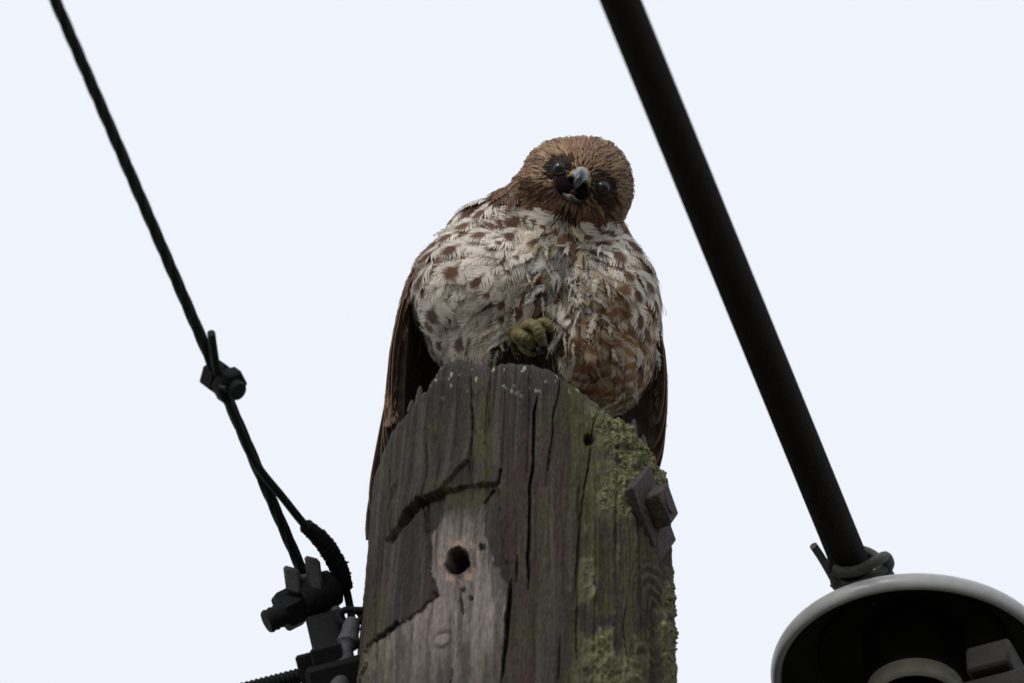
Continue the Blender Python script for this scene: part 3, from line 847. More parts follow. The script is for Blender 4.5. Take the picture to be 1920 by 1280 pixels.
# ---- breast and belly
TH0 = np.array([1062, 395.0])
def flow_body(p):
    x, y, w = p
    d = np.array([x - TH0[0], y - TH0[1]])
    r = np.hypot(*d) + 1e-6
    d = d / r
    k = max(0.25, 1 - r / 330)
    g = np.array([d[0] * k * 0.75, max(d[1], 0) * k * .6 + (1 - k) * .9 + 0.45, 0.0])
    # feathers part along the breastbone and sweep to both sides
    s = (x - (1075 - 0.25 * (y - 420)))
    g[0] += 0.55 * math.tanh(s / 60) * math.exp(-((y - 520) / 110) ** 2)
    if y > 640: g[0] -= 0.25 * (x - 985) / 200
    if w < -60: g[2] -= 0.2
    # small disorder
    n = math.sin(x * 0.043 + y * 0.021) * 0.18 + math.sin(x * 0.11 - y * 0.07) * 0.12
    g[0] += n
    return g
def blot(x, y, cx, cy, rx, ry): return math.exp(-((x - cx) / rx) ** 2 - ((y - cy) / ry) ** 2)

MARKS = [(871, 431, 9, 18), (895, 448, 10, 14), (849, 477, 12, 16), (840, 454, 8, 16), (920, 471, 12, 12), (921, 434, 9, 17), (949, 446, 11, 16), (946, 474, 7, 6), (959, 418, 10, 15), (973, 410, 10, 16), (993, 409, 10, 13),
    (1015, 413, 7, 14), (1020, 431, 7, 8), (1038, 438, 6, 6), (940, 420, 10, 12), (856, 518, 15, 18), (893, 531, 8, 17), (915, 556, 6, 7), (946, 573, 8, 10), (937, 596, 6, 8), (856, 602, 9, 10), (960, 521, 6, 6), (968, 490, 6, 6),
    (809, 490, 9, 22), (815, 587, 17, 16), (812, 606, 13, 12), (849, 649, 9, 14), (882, 646, 11, 14), (973, 587, 7, 13), (1046, 598, 7, 8), (1070, 596, 6, 6), (1087, 451, 8, 12), (1171, 524, 9, 16), (1190, 556, 8, 15), (1209, 543, 8, 14), (1218, 577, 7, 18),
    (1230, 620, 8, 20), (1184, 471, 10, 16), (1159, 487, 11, 18), (1137, 468, 11, 16), (1127, 434, 10, 18), (1112, 418, 9, 18), (1202, 630, 8, 18), (980, 615, 8, 12), (795, 535, 9, 24), (830, 400, 9, 16), (880, 395, 10, 16), (905, 412, 10, 15), (845, 425, 9, 16), (1215, 505, 8, 18), (1196, 600, 8, 16)]
MK = np.array([(m[0], m[1]) for m in MARKS], float)
def body_layer(name, spacing, seed, ntry, Lmul, spotp, top=False):
    P = sample_surface(spacing, ntry, lambda P: ~is_head(P) & (P[:, 1] < 860) & (P[:, 2] > (-60 if top else -210)), seed=seed)
    P = P[np.argsort(-P[:, 1])]
    r = np.random.default_rng(seed + 100)
    n = len(P)
    Ls, HW, lift, par = np.zeros(n), np.zeros(n), np.zeros(n), []
    for i, (x, y, w) in enumerate(P):
        back = w < -75 or (x < 800 and y > 470 and w < -45)
        mess = blot(x, y, 1055, 505, 75, 75)
        rl = min(1, blot(x, y, 1135, 690, 95, 90) + blot(x, y, 1118, 590, 28, 70) + blot(x, y, 1190, 620, 50, 90) * .6)
        fl = blot(x, y, 935, 610, 75, 70)
        shoulder = sm(85, 25, np.array((y - 355) - (1000 - x) * 0.46)) if x < 1010 else (sm(1090, 1170, np.array(x)) * sm(510, 430, np.array(y)))
        shoulder = max(float(shoulder), .75 * float(sm(34, 0, np.array(y - (405 + (x - 1060) * .30 - max(0, (1010 - x) * .45))))))
        L = 78 * r.uniform(.8, 1.15) * Lmul; hw = 25 * r.uniform(.8, 1.15)
        if y < 450: L *= .78; hw *= .8
        if mess > .4: L *= .8; hw *= .55
        if rl > .5: L *= .9; hw *= .85
        if back: hw *= 1.15
        d = dict(base=WHITE * r.uniform(.82, 1.06), spot=None, col=BROWN * r.uniform(.6, 1.0), tc=r.uniform(.58, .70), sl=r.uniform(.19, .28), sw=r.uniform(.42, .62), edge=None, bars=0, shaft=r.uniform() < .35, ph=r.uniform(0, 6))
        sp = r.uniform() < spotp
        ck = float(sm(470, 400, np.array(y))) * r.uniform(.2, 1) * .6
        d['base'] = d['base'] * (1 - ck) + CREAM * 1.1 * ck
        shoulder = max(shoulder, min(1.1, 1.5 * blot(x, y, 962, 376, 60, 30)))
        rl = min(1, rl * 1.35 + .35 * float(sm(1040, 1100, np.array(x)) * sm(500, 560, np.array(y))))
        wk = float(sm(1060, 1120, np.array(x))) * r.uniform(.2, .8)
        ck = max(ck, wk); d['base'] = d['base'] * (1 - wk) + CREAM * wk
        if back or r.uniform() < shoulder * 0.85:
            d.update(base=BROWN * r.uniform(.55, 1.1), edge=(BUFF if back else WHITE * .9) * r.uniform(.6, 1.0), ew=r.uniform(.5, .85))
            if not back: d['ew'] = r.uniform(.35, .7)
        elif r.uniform() < .75 * max(blot(x, y, 1022, 556, 32, 48), blot(x, y, 1062, 408, 24, 26)):
            d['base'] = (DKBR if r.uniform() < .5 else BROWN) * r.uniform(.6, 1.1)  # breast fold's shade put into the colour; brown throat notch too
        elif mess > .45:
            d['base'] = (CREAM if r.uniform() < .55 else GREYW) * r.uniform(.55, 1.1)
            if r.uniform() < .5: d.update(spot='streak', col=DKBR * r.uniform(.6, 1.6))
        elif r.uniform() < rl:
            d['base'] = CREAM * r.uniform(.85, 1.1)
            d.update(bars=1, col=RUF * r.uniform(.75, 1.15))
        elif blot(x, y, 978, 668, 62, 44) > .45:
            d['base'] = DKBR * r.uniform(.5, 1.2)  # shade below the clenched foot, painted as dark feathers
        elif fl > .5:
            d['base'] = WHITE * r.uniform(.85, .98)
            if r.uniform() < .07: d.update(spot='tear', sw=.3, sl=.14)
        elif x < 900 and y > 545:
            if r.uniform() < .35: d.update(spot='bar', tc=r.uniform(.55, .75), sw=r.uniform(.5, 1.1), sl=r.uniform(.12, .24), col=BROWN * r.uniform(.75, 1.1))
            d['base'] = WHITE * r.uniform(.8, 1.0)
        elif x > 1150:
            d['base'] = (WHITE * (1 - ck) + CREAM * ck) * r.uniform(.8, 1.0)
            if r.uniform() < .6: d.update(spot='tear', tc=r.uniform(.55, .68), sw=r.uniform(.3, .5), sl=r.uniform(.24, .34))
        else:
            if sp: d.update(spot='tear')
            d['base'] = (WHITE * (1 - ck) + CREAM * 1.1 * ck) * r.uniform(.86, 1.05)
            if y < 455 and r.uniform() < .55: d.update(spot='streak2', sw=r.uniform(.35, .6), sl=.3)
        if top:
            if not d['spot'] and not d['bars'] and d['edge'] is None:
                if mess > .3 or fl > .6: d['drop'] = True
            g_ = flow_body(P[i]); g_ = g_ / np.linalg.norm(g_)
            if mess < .3 and min(np.hypot(MK[:, 0] - (x + g_[0] * L * q_), MK[:, 1] - (y + g_[1] * L * q_)).min() for q_ in (.3, .6, .9)) < 22: d['drop'] = True
        else:
            if d['edge'] is None and not d['bars']:
                d['spot'] = None
        if top: L *= 1.05
        Ls[i], HW[i] = L, hw
        lift[i] = (9 if top else 4.5) * r.uniform(.75, 1.25) + (6 * mess * r.uniform(0, 1.6))
        par.append(d)
    def colour(i, a, t, u, br):
        d = par[i]
        c = np.tile(d['base'], (len(a), 1)) * (0.9 + 0.2 * br)[:, None]
        m = np.zeros(len(a))
        if d['spot'] == 'tear':
            tp = 1 - 0.55 * np.clip((d['tc'] + d['sl'] * .3 - t) / (d['sl'] * 1.4), 0, 1)
            m = sm(0.0, 0.45, 1 - ((t - d['tc']) / d['sl']) ** 2 - (a / (d['sw'] * tp)) ** 2)
        elif d['spot'] == 'bar':
            m = sm(0.0, 0.5, 1 - ((t - d['tc'] + .12 * np.abs(a)) / d['sl']) ** 2 - (a / d['sw']) ** 2)
        elif d['spot'] == 'streak':
            m = sm(.30, .12, np.abs(a)) * sm(.3, .5, t)
        elif d['spot'] == 'streak2':
            m = sm(1.0, .6, np.abs(a) / (d['sw'] * (0.5 + 0.7 * t))) * sm(.25, .45, t) * sm(1.02, .9, t)
        if d['bars']:
            m = sm(-.25, .2, np.sin((t - (.08 + .035 * d['ph']) * np.abs(a) ** 1.5) * (9 + d['ph']) + d['ph'] * 3)) * (.7 + .3 * br)
        c = c * (1 - m)[:, None] + d['col'] * m[:, None]
        if d['shaft']:
            k = sm(.07, .02, np.abs(a)) * sm(.2, .4, t) * .6
            c = c * (1 - k)[:, None] + DKBR * k[:, None]
        if d['edge'] is not None:
            k = np.maximum(sm(d['ew'], 1.0, np.abs(a)), sm(.88, 1.0, t) * .6) * .8
            c = c * (1 - k)[:, None] + d['edge'] * k[:, None]
        return c
    ok = [i for i in range(n) if not par[i].get('drop')]
    par = [par[i] for i in ok]
    return plume(name, P[ok], flow_body, Ls[ok], HW[ok], lift[ok], colour, TPL, seed=seed + 7, roll_j=.13, cup=.2)
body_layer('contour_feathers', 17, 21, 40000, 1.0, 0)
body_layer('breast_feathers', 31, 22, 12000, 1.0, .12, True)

# the bold markings: one feather per mark, measured on the breast
mk_P, mk_L, mk_W, mk_d = [], [], [], []
rm_ = np.random.default_rng(88)
for (mx_, my_, aw, ah) in MARKS:
    aw, ah = aw * 1.3 + 1, ah * 1.22
    hit = bvh.ray_cast(Vector((mx_, my_, 600)), Vector((0, 0, -1)))
    if hit[0] is None: continue
    p = np.array(hit[0]); n_h = np.array(hit[1])
    Lm = max(68, ah * 3.4) * rm_.uniform(.95, 1.1)
    g_ = flow_body(p); g_ = g_ - n_h * (g_ @ n_h); g_ /= np.linalg.norm(g_)
    b0_, _n = near(bvh, p - g_ * Lm * .62)
    if is_head(b0_[None])[0] or is_head((b0_ + np.array([0, 12, 0]))[None])[0]:
        b0_, _n = near(bvh, p - g_ * 18); Lm = 40
        if is_head(b0_[None])[0]: continue
    mk_P.append(b0_); mk_L.append(Lm); hw_m = max(24, aw * 2.1); mk_W.append(hw_m); mk_d.append((aw / hw_m, ah / Lm, BROWN * rm_.uniform(.55, .85), WHITE * rm_.uniform(.85, 1.03)))
def mark_col(i, a, t, u, br):
    sw_, sl_, cm, cw_ = mk_d[i]
    tp = 1 - .6 * np.clip((.62 + sl_ * .2 - t) / (sl_ * 1.3), 0, 1)
    m = sm(0.0, .35, 1 - ((t - .62) / sl_) ** 2 - (a / (sw_ * tp)) ** 2)
    m = np.maximum(m, sm(.07, .03, np.abs(a)) * sm(.15, .3, t) * sm(.7, .62, t) * .7)[:, None]
    return np.tile(cw_, (len(a), 1)) * (.92 + .16 * br)[:, None] * (1 - m) + cm * m
plume('spotted_feathers', np.array(mk_P), flow_body, np.array(mk_L), np.array(mk_W), np.full(len(mk_P), 12.0), mark_col, TPL, seed=89, roll_j=.06, cup=.2, lift0=3.0)

# wispy down where the breast parts and along the belly
Pw = sample_surface(13, 16000, lambda P: ~is_head(P) & (P[:, 2] > -30) & (P[:, 1] < 800), seed=77)
rw = np.random.default_rng(9)
keepw = []
for p in Pw:
    k = blot(p[0], p[1], 1050, 510, 85, 85) + blot(p[0], p[1], 985, 600, 60, 70) * .8 + blot(p[0], p[1], 1090, 640, 60, 80) * .5 + (0.25 if p[1] > 620 else .06)
    keepw.append(rw.uniform() < k)
Pw = Pw[np.array(keepw)]
def flow_w(p):
    g = flow_body(p); a = rw.normal() * 0.55
    return np.array([g[0] * math.cos(a) - g[1] * math.sin(a), g[0] * math.sin(a) + g[1] * math.cos(a), g[2] + rw.normal() * .2])
wb = [(WHITE if rw.uniform() < .55 else (CREAM if rw.uniform() < .6 else BROWN)) * rw.uniform(.65, 1.05) for _ in Pw]
plume('down_feathers', Pw, flow_w, rw.uniform(34, 66, len(Pw)), rw.uniform(5, 10, len(Pw)), rw.uniform(8, 17, len(Pw)), lambda i, a, t, u, br: np.tile(wb[i], (len(a), 1)) * (0.8 + .35 * br)[:, None], TPL_W, seed=31, roll_j=.8)

# loose hair-fine barbs that soften the plumage
STR = []
for k in range(4):
    t = np.linspace(0, 1, 6); wv = np.sin(t * (3 + k)) * .5
    vs_ = np.array([(wv[i] + q * (1 - t[i] * .9) * .5, t[i], t[i]) for i in range(6) for q in (-1, 1)])
    STR.append((vs_, np.array([(2 * i, 2 * i + 1, 2 * i + 3, 2 * i + 2) for i in range(5)]), np.full(12, .5)))
Ps = sample_surface(6.5, 60000, lambda P: ~is_head(P) & (P[:, 2] > -45) & (P[:, 1] < 790), seed=123)
rs_ = np.random.default_rng(124)
Ps = Ps[np.array([np.hypot(MK[:, 0] - p[0], MK[:, 1] - p[1] - 22).min() for p in Ps]) > 20]
Ps = Ps[rs_.uniform(size=len(Ps)) < np.where((Ps[:, 0] < 1000) & (Ps[:, 1] < 600), .3, .6)]
sc_ = []
for p in Ps:
    m = blot(p[0], p[1], 1055, 510, 75, 75); q = rs_.uniform()
    b_r = blot(p[0], p[1], 1135, 690, 95, 90)
    sc_.append((RUF if q < b_r * .55 else DKBR if q < .10 + .42 * m else CREAM if q < .35 else WHITE) * rs_.uniform(.75, 1.1))  # extra dark strands at the parting paint the fold's shaded gaps
def flow_s(p):
    g = flow_body(p); a = rs_.normal() * (0.28 + .5 * blot(p[0], p[1], 1050, 510, 80, 80))
    return np.array([g[0] * math.cos(a) - g[1] * math.sin(a), g[0] * math.sin(a) + g[1] * math.cos(a), g[2]])
plume('hair_feathers', Ps, flow_s, rs_.uniform(24, 48, len(Ps)), rs_.uniform(1.2, 2.2, len(Ps)), rs_.uniform(5, 13, len(Ps)), lambda i, a, t, u, br: np.tile(sc_[i], (len(a), 1)), STR, seed=125, roll_j=.3, cup=0)

# ---- head plumage
EYE_L = HP(-52, 8, 74); EYE_R = HP(52, 8, 74)
BEAK0 = HP(0, 4, 92)
MOUTH = HP(-2, -22, 88)
eL, nL = near(bvh, EYE_L); eR, nR = near(bvh, EYE_R)
def hl(p):
    q = p - HC
    return q @ hxv, q @ hyv, q @ hzv
def keep_head(P):
    q = P - HC
    a, b, c = q @ hxv, q @ hyv, q @ hzv
    k = is_head(P)
    f = c > 30
    k &= (np.linalg.norm(P - eL, axis=1) > 15) & (np.linalg.norm(P - eR, axis=1) > 15.5)
    k &= ~(f & (((a + 6) / 35) ** 2 + ((b + 17) / 22) ** 2 < 1)) & ~(f & (np.abs(a) < 21) & (b > -30) & (b < 17))
    return k
def flow_head(p):
    a, b, c = hl(p)
    g = np.array([a, b + 2, -35.0 - 0.4 * abs(a)])
    if b < -35: g = np.array([a * .7, b * .9, -22.0])
    v = g[0] * hxv + g[1] * hyv + g[2] * hzv
    v = v / np.linalg.norm(v)
    return v + np.array([0, 0.22, 0])
Ph = sample_surface(3.7, 150000, keep_head, seed=5)
rh = np.random.default_rng(14)
hb_, he_ = [], []
Lh, Wh, lh = [], [], []
for p in Ph:
    a, b, c = hl(p)
    n = .55 * rh.uniform() + .75 * float(vnoise(np.array(a * .045 + 7), np.array(b * .045), np.array(c * .045))) - .15
    base = (np.array([0.29, 0.175, 0.115]) if n < .6 else DKBR * 1.7 if n < .68 else BUFF * 1.0) * rh.uniform(.9, 1.2)
    stripe = math.sin(math.atan2(b, a) * 17 + math.sin(c * .08) * 1.5)
    if stripe > .55 and b > -5: base = base * .6 + BUFF * .35
    de = min(np.linalg.norm(p - eL), np.linalg.norm(p - eR))
    if c > 10:
        if de < 19 or rh.uniform() < sm(31, 18, np.array(de)): base = DKBR * rh.uniform(.15, .45)
        br_ = blot(abs(a), b, 34, 24, 16, 9)                       # dark brow
        if rh.uniform() < br_: base = DKBR * rh.uniform(.4, .8)
        if blot(abs(a), b, 30, 4, 9, 12) > .4 and de > 17: base = np.array([.17, .155, .12]) * rh.uniform(.6, 1.1)   # lores
        if blot(a, b, -58, 38, 30, 13) > .4 and rh.uniform() < .75: base = BUFF * rh.uniform(.7, 1.05)
        if blot(a, b, 72, 30, 14, 30) > .45 and rh.uniform() < .5: base = BUFF * rh.uniform(.6, .95)
        if blot(a, b, -58, -22, 24, 6) > .4: base = BUFF * rh.uniform(.75, 1.1)
        if blot(a, b, -55, -38, 32, 12) > .45: base = BROWN * rh.uniform(.4, .75)
        if blot(a, b, 8, -62, 34, 20) > .4: base = DKBR * rh.uniform(.3, .9)
        if blot(a, b, -22, -50, 16, 8) > .5: base = BROWN * 1.2
        if blot(a, b, 45, -48, 26, 16) > .4: base = BROWN * rh.uniform(.8, 1.4)
        if blot(a, b, 62, -8, 16, 26) > .5 or blot(a, b, 40, 4, 12, 20) > .55: base = DKBR * rh.uniform(.5, 1.0)
    hb_.append(base); he_.append(base * .7 + BUFF * .3 if rh.uniform() < .5 else base)
    s_ = .4 if (de < 30 and c > 0) else .55 if (de < 34 or (abs(a) < 40 and c > 50 and b > -30)) else 1.0
    Lh.append(rh.uniform(22, 40) * s_ * (1.45 if b < -62 or c < 0 and b < -30 else 1)); Wh.append(rh.uniform(1.9, 3.3) * (.7 + .3 * s_)); lh.append(rh.uniform(2.0, 8.0) * s_)
plume('head_feathers', Ph, flow_head, np.array(Lh), np.array(Wh), np.array(lh), lambda i, a, t, u, br: (hb_[i][None] * (1 - .8 * np.abs(a))[:, None] + he_[i][None] * (.8 * np.abs(a))[:, None]) * (.85 + .3 * br)[:, None], TPL_S, seed=41, roll_j=.3)

# ---- face
def loft(secs, n):
    v, f = [], []
    for s_ in secs: v += list(s_)
    m = len(secs)
    for i in range(m - 1):
        for k in range(n):
            f.append((i * n + k, i * n + (k + 1) % n, (i + 1) * n + (k + 1) % n, (i + 1) * n + k))
    f.append(tuple(range(n))[::-1]); f.append(tuple((m - 1) * n + k for k in range(n)))
    return np.array(v), f
def arch(c, hw, top, bot, n=18, hollow=0.0):
    pts = []
    for k in range(n):
        a = 2 * math.pi * k / n
        x = math.cos(a) * hw; y = math.sin(a)
        b = (bot + (top - bot) * max(y, 0) ** 0.9) if y >= 0 else bot + hollow * (-y)
        pts.append((x, b, c))
    q = np.array(pts)
    return HP(q[:, 0], q[:, 1], q[:, 2])
def resec(tab, m=24):
    tab = np.array(tab); t = np.linspace(0, len(tab) - 1, m)
    return spline(tab, m)
ub = resec([(62, 24, 25, -6), (84, 22, 25, -4), (98, 18.5, 23, -3), (112, 13.5, 18, -4), (123, 9, 11, -8), (129, 6.5, 2, -15), (130, 3.6, -8, -21), (128, 1.2, -19, -24)])
secs = [arch(c, h, t, b, 20, min(6, h * .3)) for c, h, t, b in ub]
v, f = loft(secs, 20)
q = v - HC; cc = q @ hzv; bb_ = q @ hyv; aa = q @ hxv
cere = sm(110, 101, cc + 0.15 * np.abs(aa))
horn = np.array([.20, .215, .23]); tip = np.array([.025, .03, .036]); yel = np.array([.40, .34, .09])
k = sm(112, 128, cc + np.clip(-bb_, 0, 30) * .3)[:, None]
bc_ = horn * (1 - k) + tip * k
ridge = (sm(4.5, 1.5, np.abs(aa + 3)) * sm(104, 114, cc))[:, None]
bc_ = bc_ * (1 - ridge * .8) + tip * ridge * .8
bc_ = bc_ * (1 - cere[:, None]) + (yel * .7 + np.array([.1, .1, .08])) * cere[:, None]
tom = (sm(-1, -5, bb_) * sm(60, 70, cc) * sm(112, 100, cc))[:, None]
bc_ = bc_ * (1 - tom) + yel * tom
upper = mk('upper_beak', W3(v), f, M['beak'], hawk, cols=bc_)
for sx in (-1, 1):
    nm = MB(); ctr = HP(sx * 15.5, 13, 99.5)
    ring = np.array([ctr + hxv * math.cos(a) * 1.0 * sx + hyv * math.sin(a) * 3.6 + hzv * (math.cos(a) * 2.2) for a in np.linspace(0, 2 * math.pi, 13)])
    nm.tube(W3(ring), 0.8 * PX, 6, caps=False)
    nm.build('nostril', M['mouth'], upper)
lb = resec([(50, 24, -31, -43), (70, 20, -33, -45), (84, 13.5, -35, -45), (94, 7.5, -35, -43), (99, 4, -34, -40), (100, 1.2, -34, -37)], 16)
secs = []
for c, h, t, b in lb:
    pts = []
    for k_ in range(20):
        a = 2 * math.pi * k_ / 20
        x = math.cos(a) * h; y = math.sin(a)
        pts.append((x, t - (t - b) * .45 * (1 - abs(math.cos(a))) if y >= 0 else t + (b - t) * (-y), c))
    q = np.array(pts); secs.append(HP(q[:, 0], q[:, 1], q[:, 2]))
v, f = loft(secs, 20)
q = v - HC; cc = q @ hzv; bb_ = q @ hyv
k = sm(86, 102, cc)[:, None]
lc_ = (np.array([.05, .04, .035])) * (1 - k) + np.array([.07, .075, .08]) * k
e_ = .3 * sm(-36.5, -34, bb_)[:, None] + .5 * (sm(-36.5, -34, bb_) * sm(84, 94, cc))[:, None]
lc_ = lc_ * (1 - e_) + np.array([.36, .34, .26]) * e_
lower = mk('lower_beak', W3(v), f, M['beak'], hawk, cols=lc_)
# mouth lining and tongue
mv, mf = [], []
for i in range(13):
    ph = math.pi * i / 12
    for k_ in range(20):
        a = 2 * math.pi * k_ / 20
        mv.append(HP(35 * math.sin(ph) * math.cos(a) - 6, -18 + 23 * math.cos(ph), 62 + 25 * math.sin(ph) * math.sin(a)))
mf = [(i * 20 + k_, i * 20 + (k_ + 1) % 20, (i + 1) * 20 + (k_ + 1) % 20, (i + 1) * 20 + k_) for i in range(12) for k_ in range(20)]
mk('mouth', W3(np.array(mv)), mf, M['mouth'], hawk)
tg = MB(); tg.tube(W3(np.array([HP(0, -26, 66), HP(0, -26, 80), HP(0, -27, 88), HP(0, -29, 92)])), np.array([8, 7.5, 5.5, 2]) * PX, 12)
tg.build('tongue', M['tongue'], lower)

def eye(ctr, look):
    look = look / np.linalg.norm(look)
    ref = np.cross(look, hyv); ref /= np.linalg.norm(ref); r2 = np.cross(ref, look)
    v, f, c = [], [], []
    n = 28
    for i in range(17):
        ph = math.pi * i / 16
        for k_ in range(n):
            a = 2 * math.pi * k_ / n
            v.append(ctr + 16 * (look * math.cos(ph) + (ref * math.cos(a) + r2 * math.sin(a)) * math.sin(ph)))
            d = math.degrees(ph)
            c.append((.006, .006, .008) if d < 32 else ((.022, .015, .010) if d < 55 else (.02, .016, .014)))
    f = [(i * n + k_, i * n + (k_ + 1) % n, (i + 1) * n + (k_ + 1) % n, (i + 1) * n + k_) for i in range(16) for k_ in range(n)]
    o = mk('eye', W3(np.array(v)), f, M['eye'], hawk, cols=np.array(c))
    lid = MB()
    ring = np.array([ctr + look * 9 + (ref * math.cos(a) * 13.6 + r2 * math.sin(a) * 12.2) for a in np.linspace(0, 2 * math.pi, 25)])
    lid.tube(W3(ring), 2.3 * PX, 8, caps=False)
    lid.build('eyelid', M['talon'], o)
eye(eL - nL * 5.5, nL * .7 + hzv * .5); eye(eR - nR * 4.5, nR * .7 + hzv * .5)
for sx, (ga, gb) in ((-1, (-40, -9)), (1, (28, -11))):                # yellow corners of the gape
    gp = [HP(sx * 17, -3, 92), HP(sx * 22, -4, 89)]
    for q_ in (.35, .7, 1.0):
        p, n = near(bvh, HP(sx * 22 * (1 - q_) + ga * q_, -4 * (1 - q_) + gb * q_, 95)); gp.append(p + n * 3.5)
    m_ = MB(); m_.tube(W3(spline(gp, 16)), np.interp(np.linspace(0, 1, 16), [0, .3, 1], [1.5, 2.6, 1.0]) * PX, 8)
    m_.build('gape', M['foot'], hawk)
# brow ridges
for sx in (-1, 1):
    bp = []
    for a_s, b_s in ((68, 17), (60, 22), (50, 26), (38, 22), (30, 14)):
        p, n = near(bvh, HP(sx * a_s, b_s, 80)); bp.append(p - n * 0.5)
    m_ = MB(); m_.tube(W3(spline(bp, 16)), np.interp(np.linspace(0, 1, 16), [0, .3, .7, 1], [1.5, 4.5, 5, 1.5]) * PX, 10)
    m_.build('brow', M['brow'], hawk)

# ---- wings
ys = np.array([450, 480, 530, 600, 680, 800, 870], float)
xL = np.array([815, 782, 751, 735, 723, 713, 709], float)
xR = np.array([1185, 1192, 1214, 1240, 1256, 1255, 1248], float)
def wing(side):
    yy = np.linspace(450, 800, 26); nA = 15
    xo = np.interp(yy, ys, xL if side < 0 else xR)
    co = []
    for y, x in zip(yy, xo):
        tap_ = min(1, (y - 430) / 90)
        for k_ in range(nA):
            u = k_ / (nA - 1)                                       # front edge -> back edge
            w = 15 - 175 * u - (y - 450) * 0.10
            inward = 12 * (1 - u) ** 2 * tap_ + 95 * u ** 2.2 - 6 * math.sin(u * math.pi)
            co.append((x - side * (inward + 8), y, w))
    co = np.array(co); co2 = co.copy(); co2[:, 0] -= side * 9
    n1 = len(co); al = np.concatenate([co, co2])
    f = []
    for i in range(25):
        for k_ in range(nA - 1):
            a = i * nA + k_
            q = (a, a + 1, a + nA + 1, a + nA)
            q = q if side > 0 else q[::-1]
            f.append(q); f.append(tuple(j + n1 for j in q[::-1]))
    bd = [k_ for k_ in range(nA)] + [i * nA + nA - 1 for i in range(1, 26)] + [25 * nA + k_ for k_ in range(nA - 2, -1, -1)] + [i * nA for i in range(24, 0, -1)]
    for a, b in zip(bd, bd[1:] + bd[:1]): f.append((a, b, b + n1, a + n1))
    wo = mk('wing', W3(al), f, M['skin'], hawk, cols=np.tile(DKBR * .7, (len(al), 1)))
    wb_ = BVHTree.FromPolygons(co.tolist(), [q if side < 0 else q for q in [tuple(ff) for ff in f if max(ff) < n1]])
    fa = [ff for ff in f if max(ff) < n1]
    Pc = sample_surface(15, 4000, lambda P: (P[:, 1] > 455) & (P[:, 1] < 760), bv=wb_, co=co, fa=fa, seed=61 + side)
    rc_ = np.random.default_rng(63 + side)
    cb_ = [BROWN * rc_.uniform(.75, 1.35) for _ in Pc]
    cd_ = [BUFF * rc_.uniform(.5, .95) for _ in Pc]
    plume('covert_feathers', Pc, lambda p: np.array([-.05 * side, 1.0, -.12]), rc_.uniform(60, 85, len(Pc)), rc_.uniform(16, 24, len(Pc)), rc_.uniform(4, 9, len(Pc)),
          lambda i, a, t, u, br: (lambda k: (cb_[i][None] * (1 - k) + cd_[i][None] * k) * (.85 + .3 * br)[:, None])((sm(.65, 1, np.abs(a)) * .75)[:, None]), TPL, bv=wb_, seed=71 + side, parent=wo)
    # long flight feathers, stacked from the front edge to the back
    for k_ in range(9):
        u = k_ / 8
        y0 = 560 + 20 * u; y1 = [800, 812, 846, 868, 905, 960, 1005, 1012, 985][k_]
        if side > 0: y1 = [800, 840, 880, 905, 918, 922, 915, 905, 890][k_]
        x0 = np.interp(y0, ys, xL if side < 0 else xR)
        x1 = np.interp(min(y1, 870), ys, xL if side < 0 else xR) - (side * -1) * 0
        if side < 0 and y1 > 870: x1 -= (y1 - 870) * .155
        in0 = 14 * (1 - u) + 95 * u ** 2.2 - 6 * math.sin(u * math.pi); in1 = 30 * (1 - u) ** 1.2 + (22 if side < 0 else 75) * u ** 2 + 3
        if side < 0 and k_ >= 5: in1 = 1.0 + .8 * (8 - k_)
        w0 = 10 - 170 * u; w1 = -25 - 150 * u
        p0 = np.array([x0 - side * (in0 + 4), y0, w0]); p2 = np.array([x1 - side * in1, y1, w1])
        pm_ = (p0 + p2) / 2; pm_[0] = np.interp(pm_[1], ys, xL if side < 0 else xR) - side * ((in0 + in1) / 2)
        hw = 24 - 6 * abs(u - .5)
        sdv = np.array([side * (-.55 - .3 * u), 0, -.75]); sdv /= np.linalg.norm(sdv)
        nrm = np.cross(sdv, np.array([0, 1.0, 0]))
        nt_, na_ = 22, 7
        v, c = [], []
        rr_ = np.random.default_rng(500 + k_)
        for layer in (0, 1):
            for i in range(nt_):
                t = i / (nt_ - 1)
                sp = p0 * (1 - t) ** 2 + (2 * pm_ - .5 * (p0 + p2)) * 2 * t * (1 - t) + p2 * t * t
                wf = hw * (0.55 + .45 * min(1, t * 3)) * (1 if t < .8 else math.sqrt(max(0.0, 1 - ((t - .8) / .205) ** 2)))
                for j in range(na_):
                    a = -1 + 2 * j / (na_ - 1)
                    v.append(sp + sdv * a * wf + nrm * (2.5 * a * a - layer * 1.6))
                    m = abs(a)
                    base_ = (DKBR * 1.6 + np.array([.09, .078, .074])) * (.75 + .25 * math.sin(t * 40 + k_)) * (1 if a > -.3 else .7)
                    e = float(sm(.7, 1.0, np.array(m))) * .75
                    e = max(e, .9 * float(sm(.16, .05, np.array(abs(a - .0)))) * .5)
                    c.append(base_ * (1 - e) + BUFF * .85 * e)
        N = nt_ * na_
        f = []
        for i in range(nt_ - 1):
            for j in range(na_ - 1):
                a = i * na_ + j; q = (a, a + 1, a + na_ + 1, a + na_)
                f.append(q); f.append(tuple(z + N for z in q[::-1]))
        bd = list(range(na_)) + [i * na_ + na_ - 1 for i in range(1, nt_)] + [(nt_ - 1) * na_ + j for j in range(na_ - 2, -1, -1)] + [i * na_ for i in range(nt_ - 2, 0, -1)]
        for a, b in zip(bd, bd[1:] + bd[:1]): f.append((a, b, b + N, a + N))
        mk('flight_feather', W3(np.array(v)), f, M['feather'], wo, cols=np.array(c))
wing(-1); wing(1)

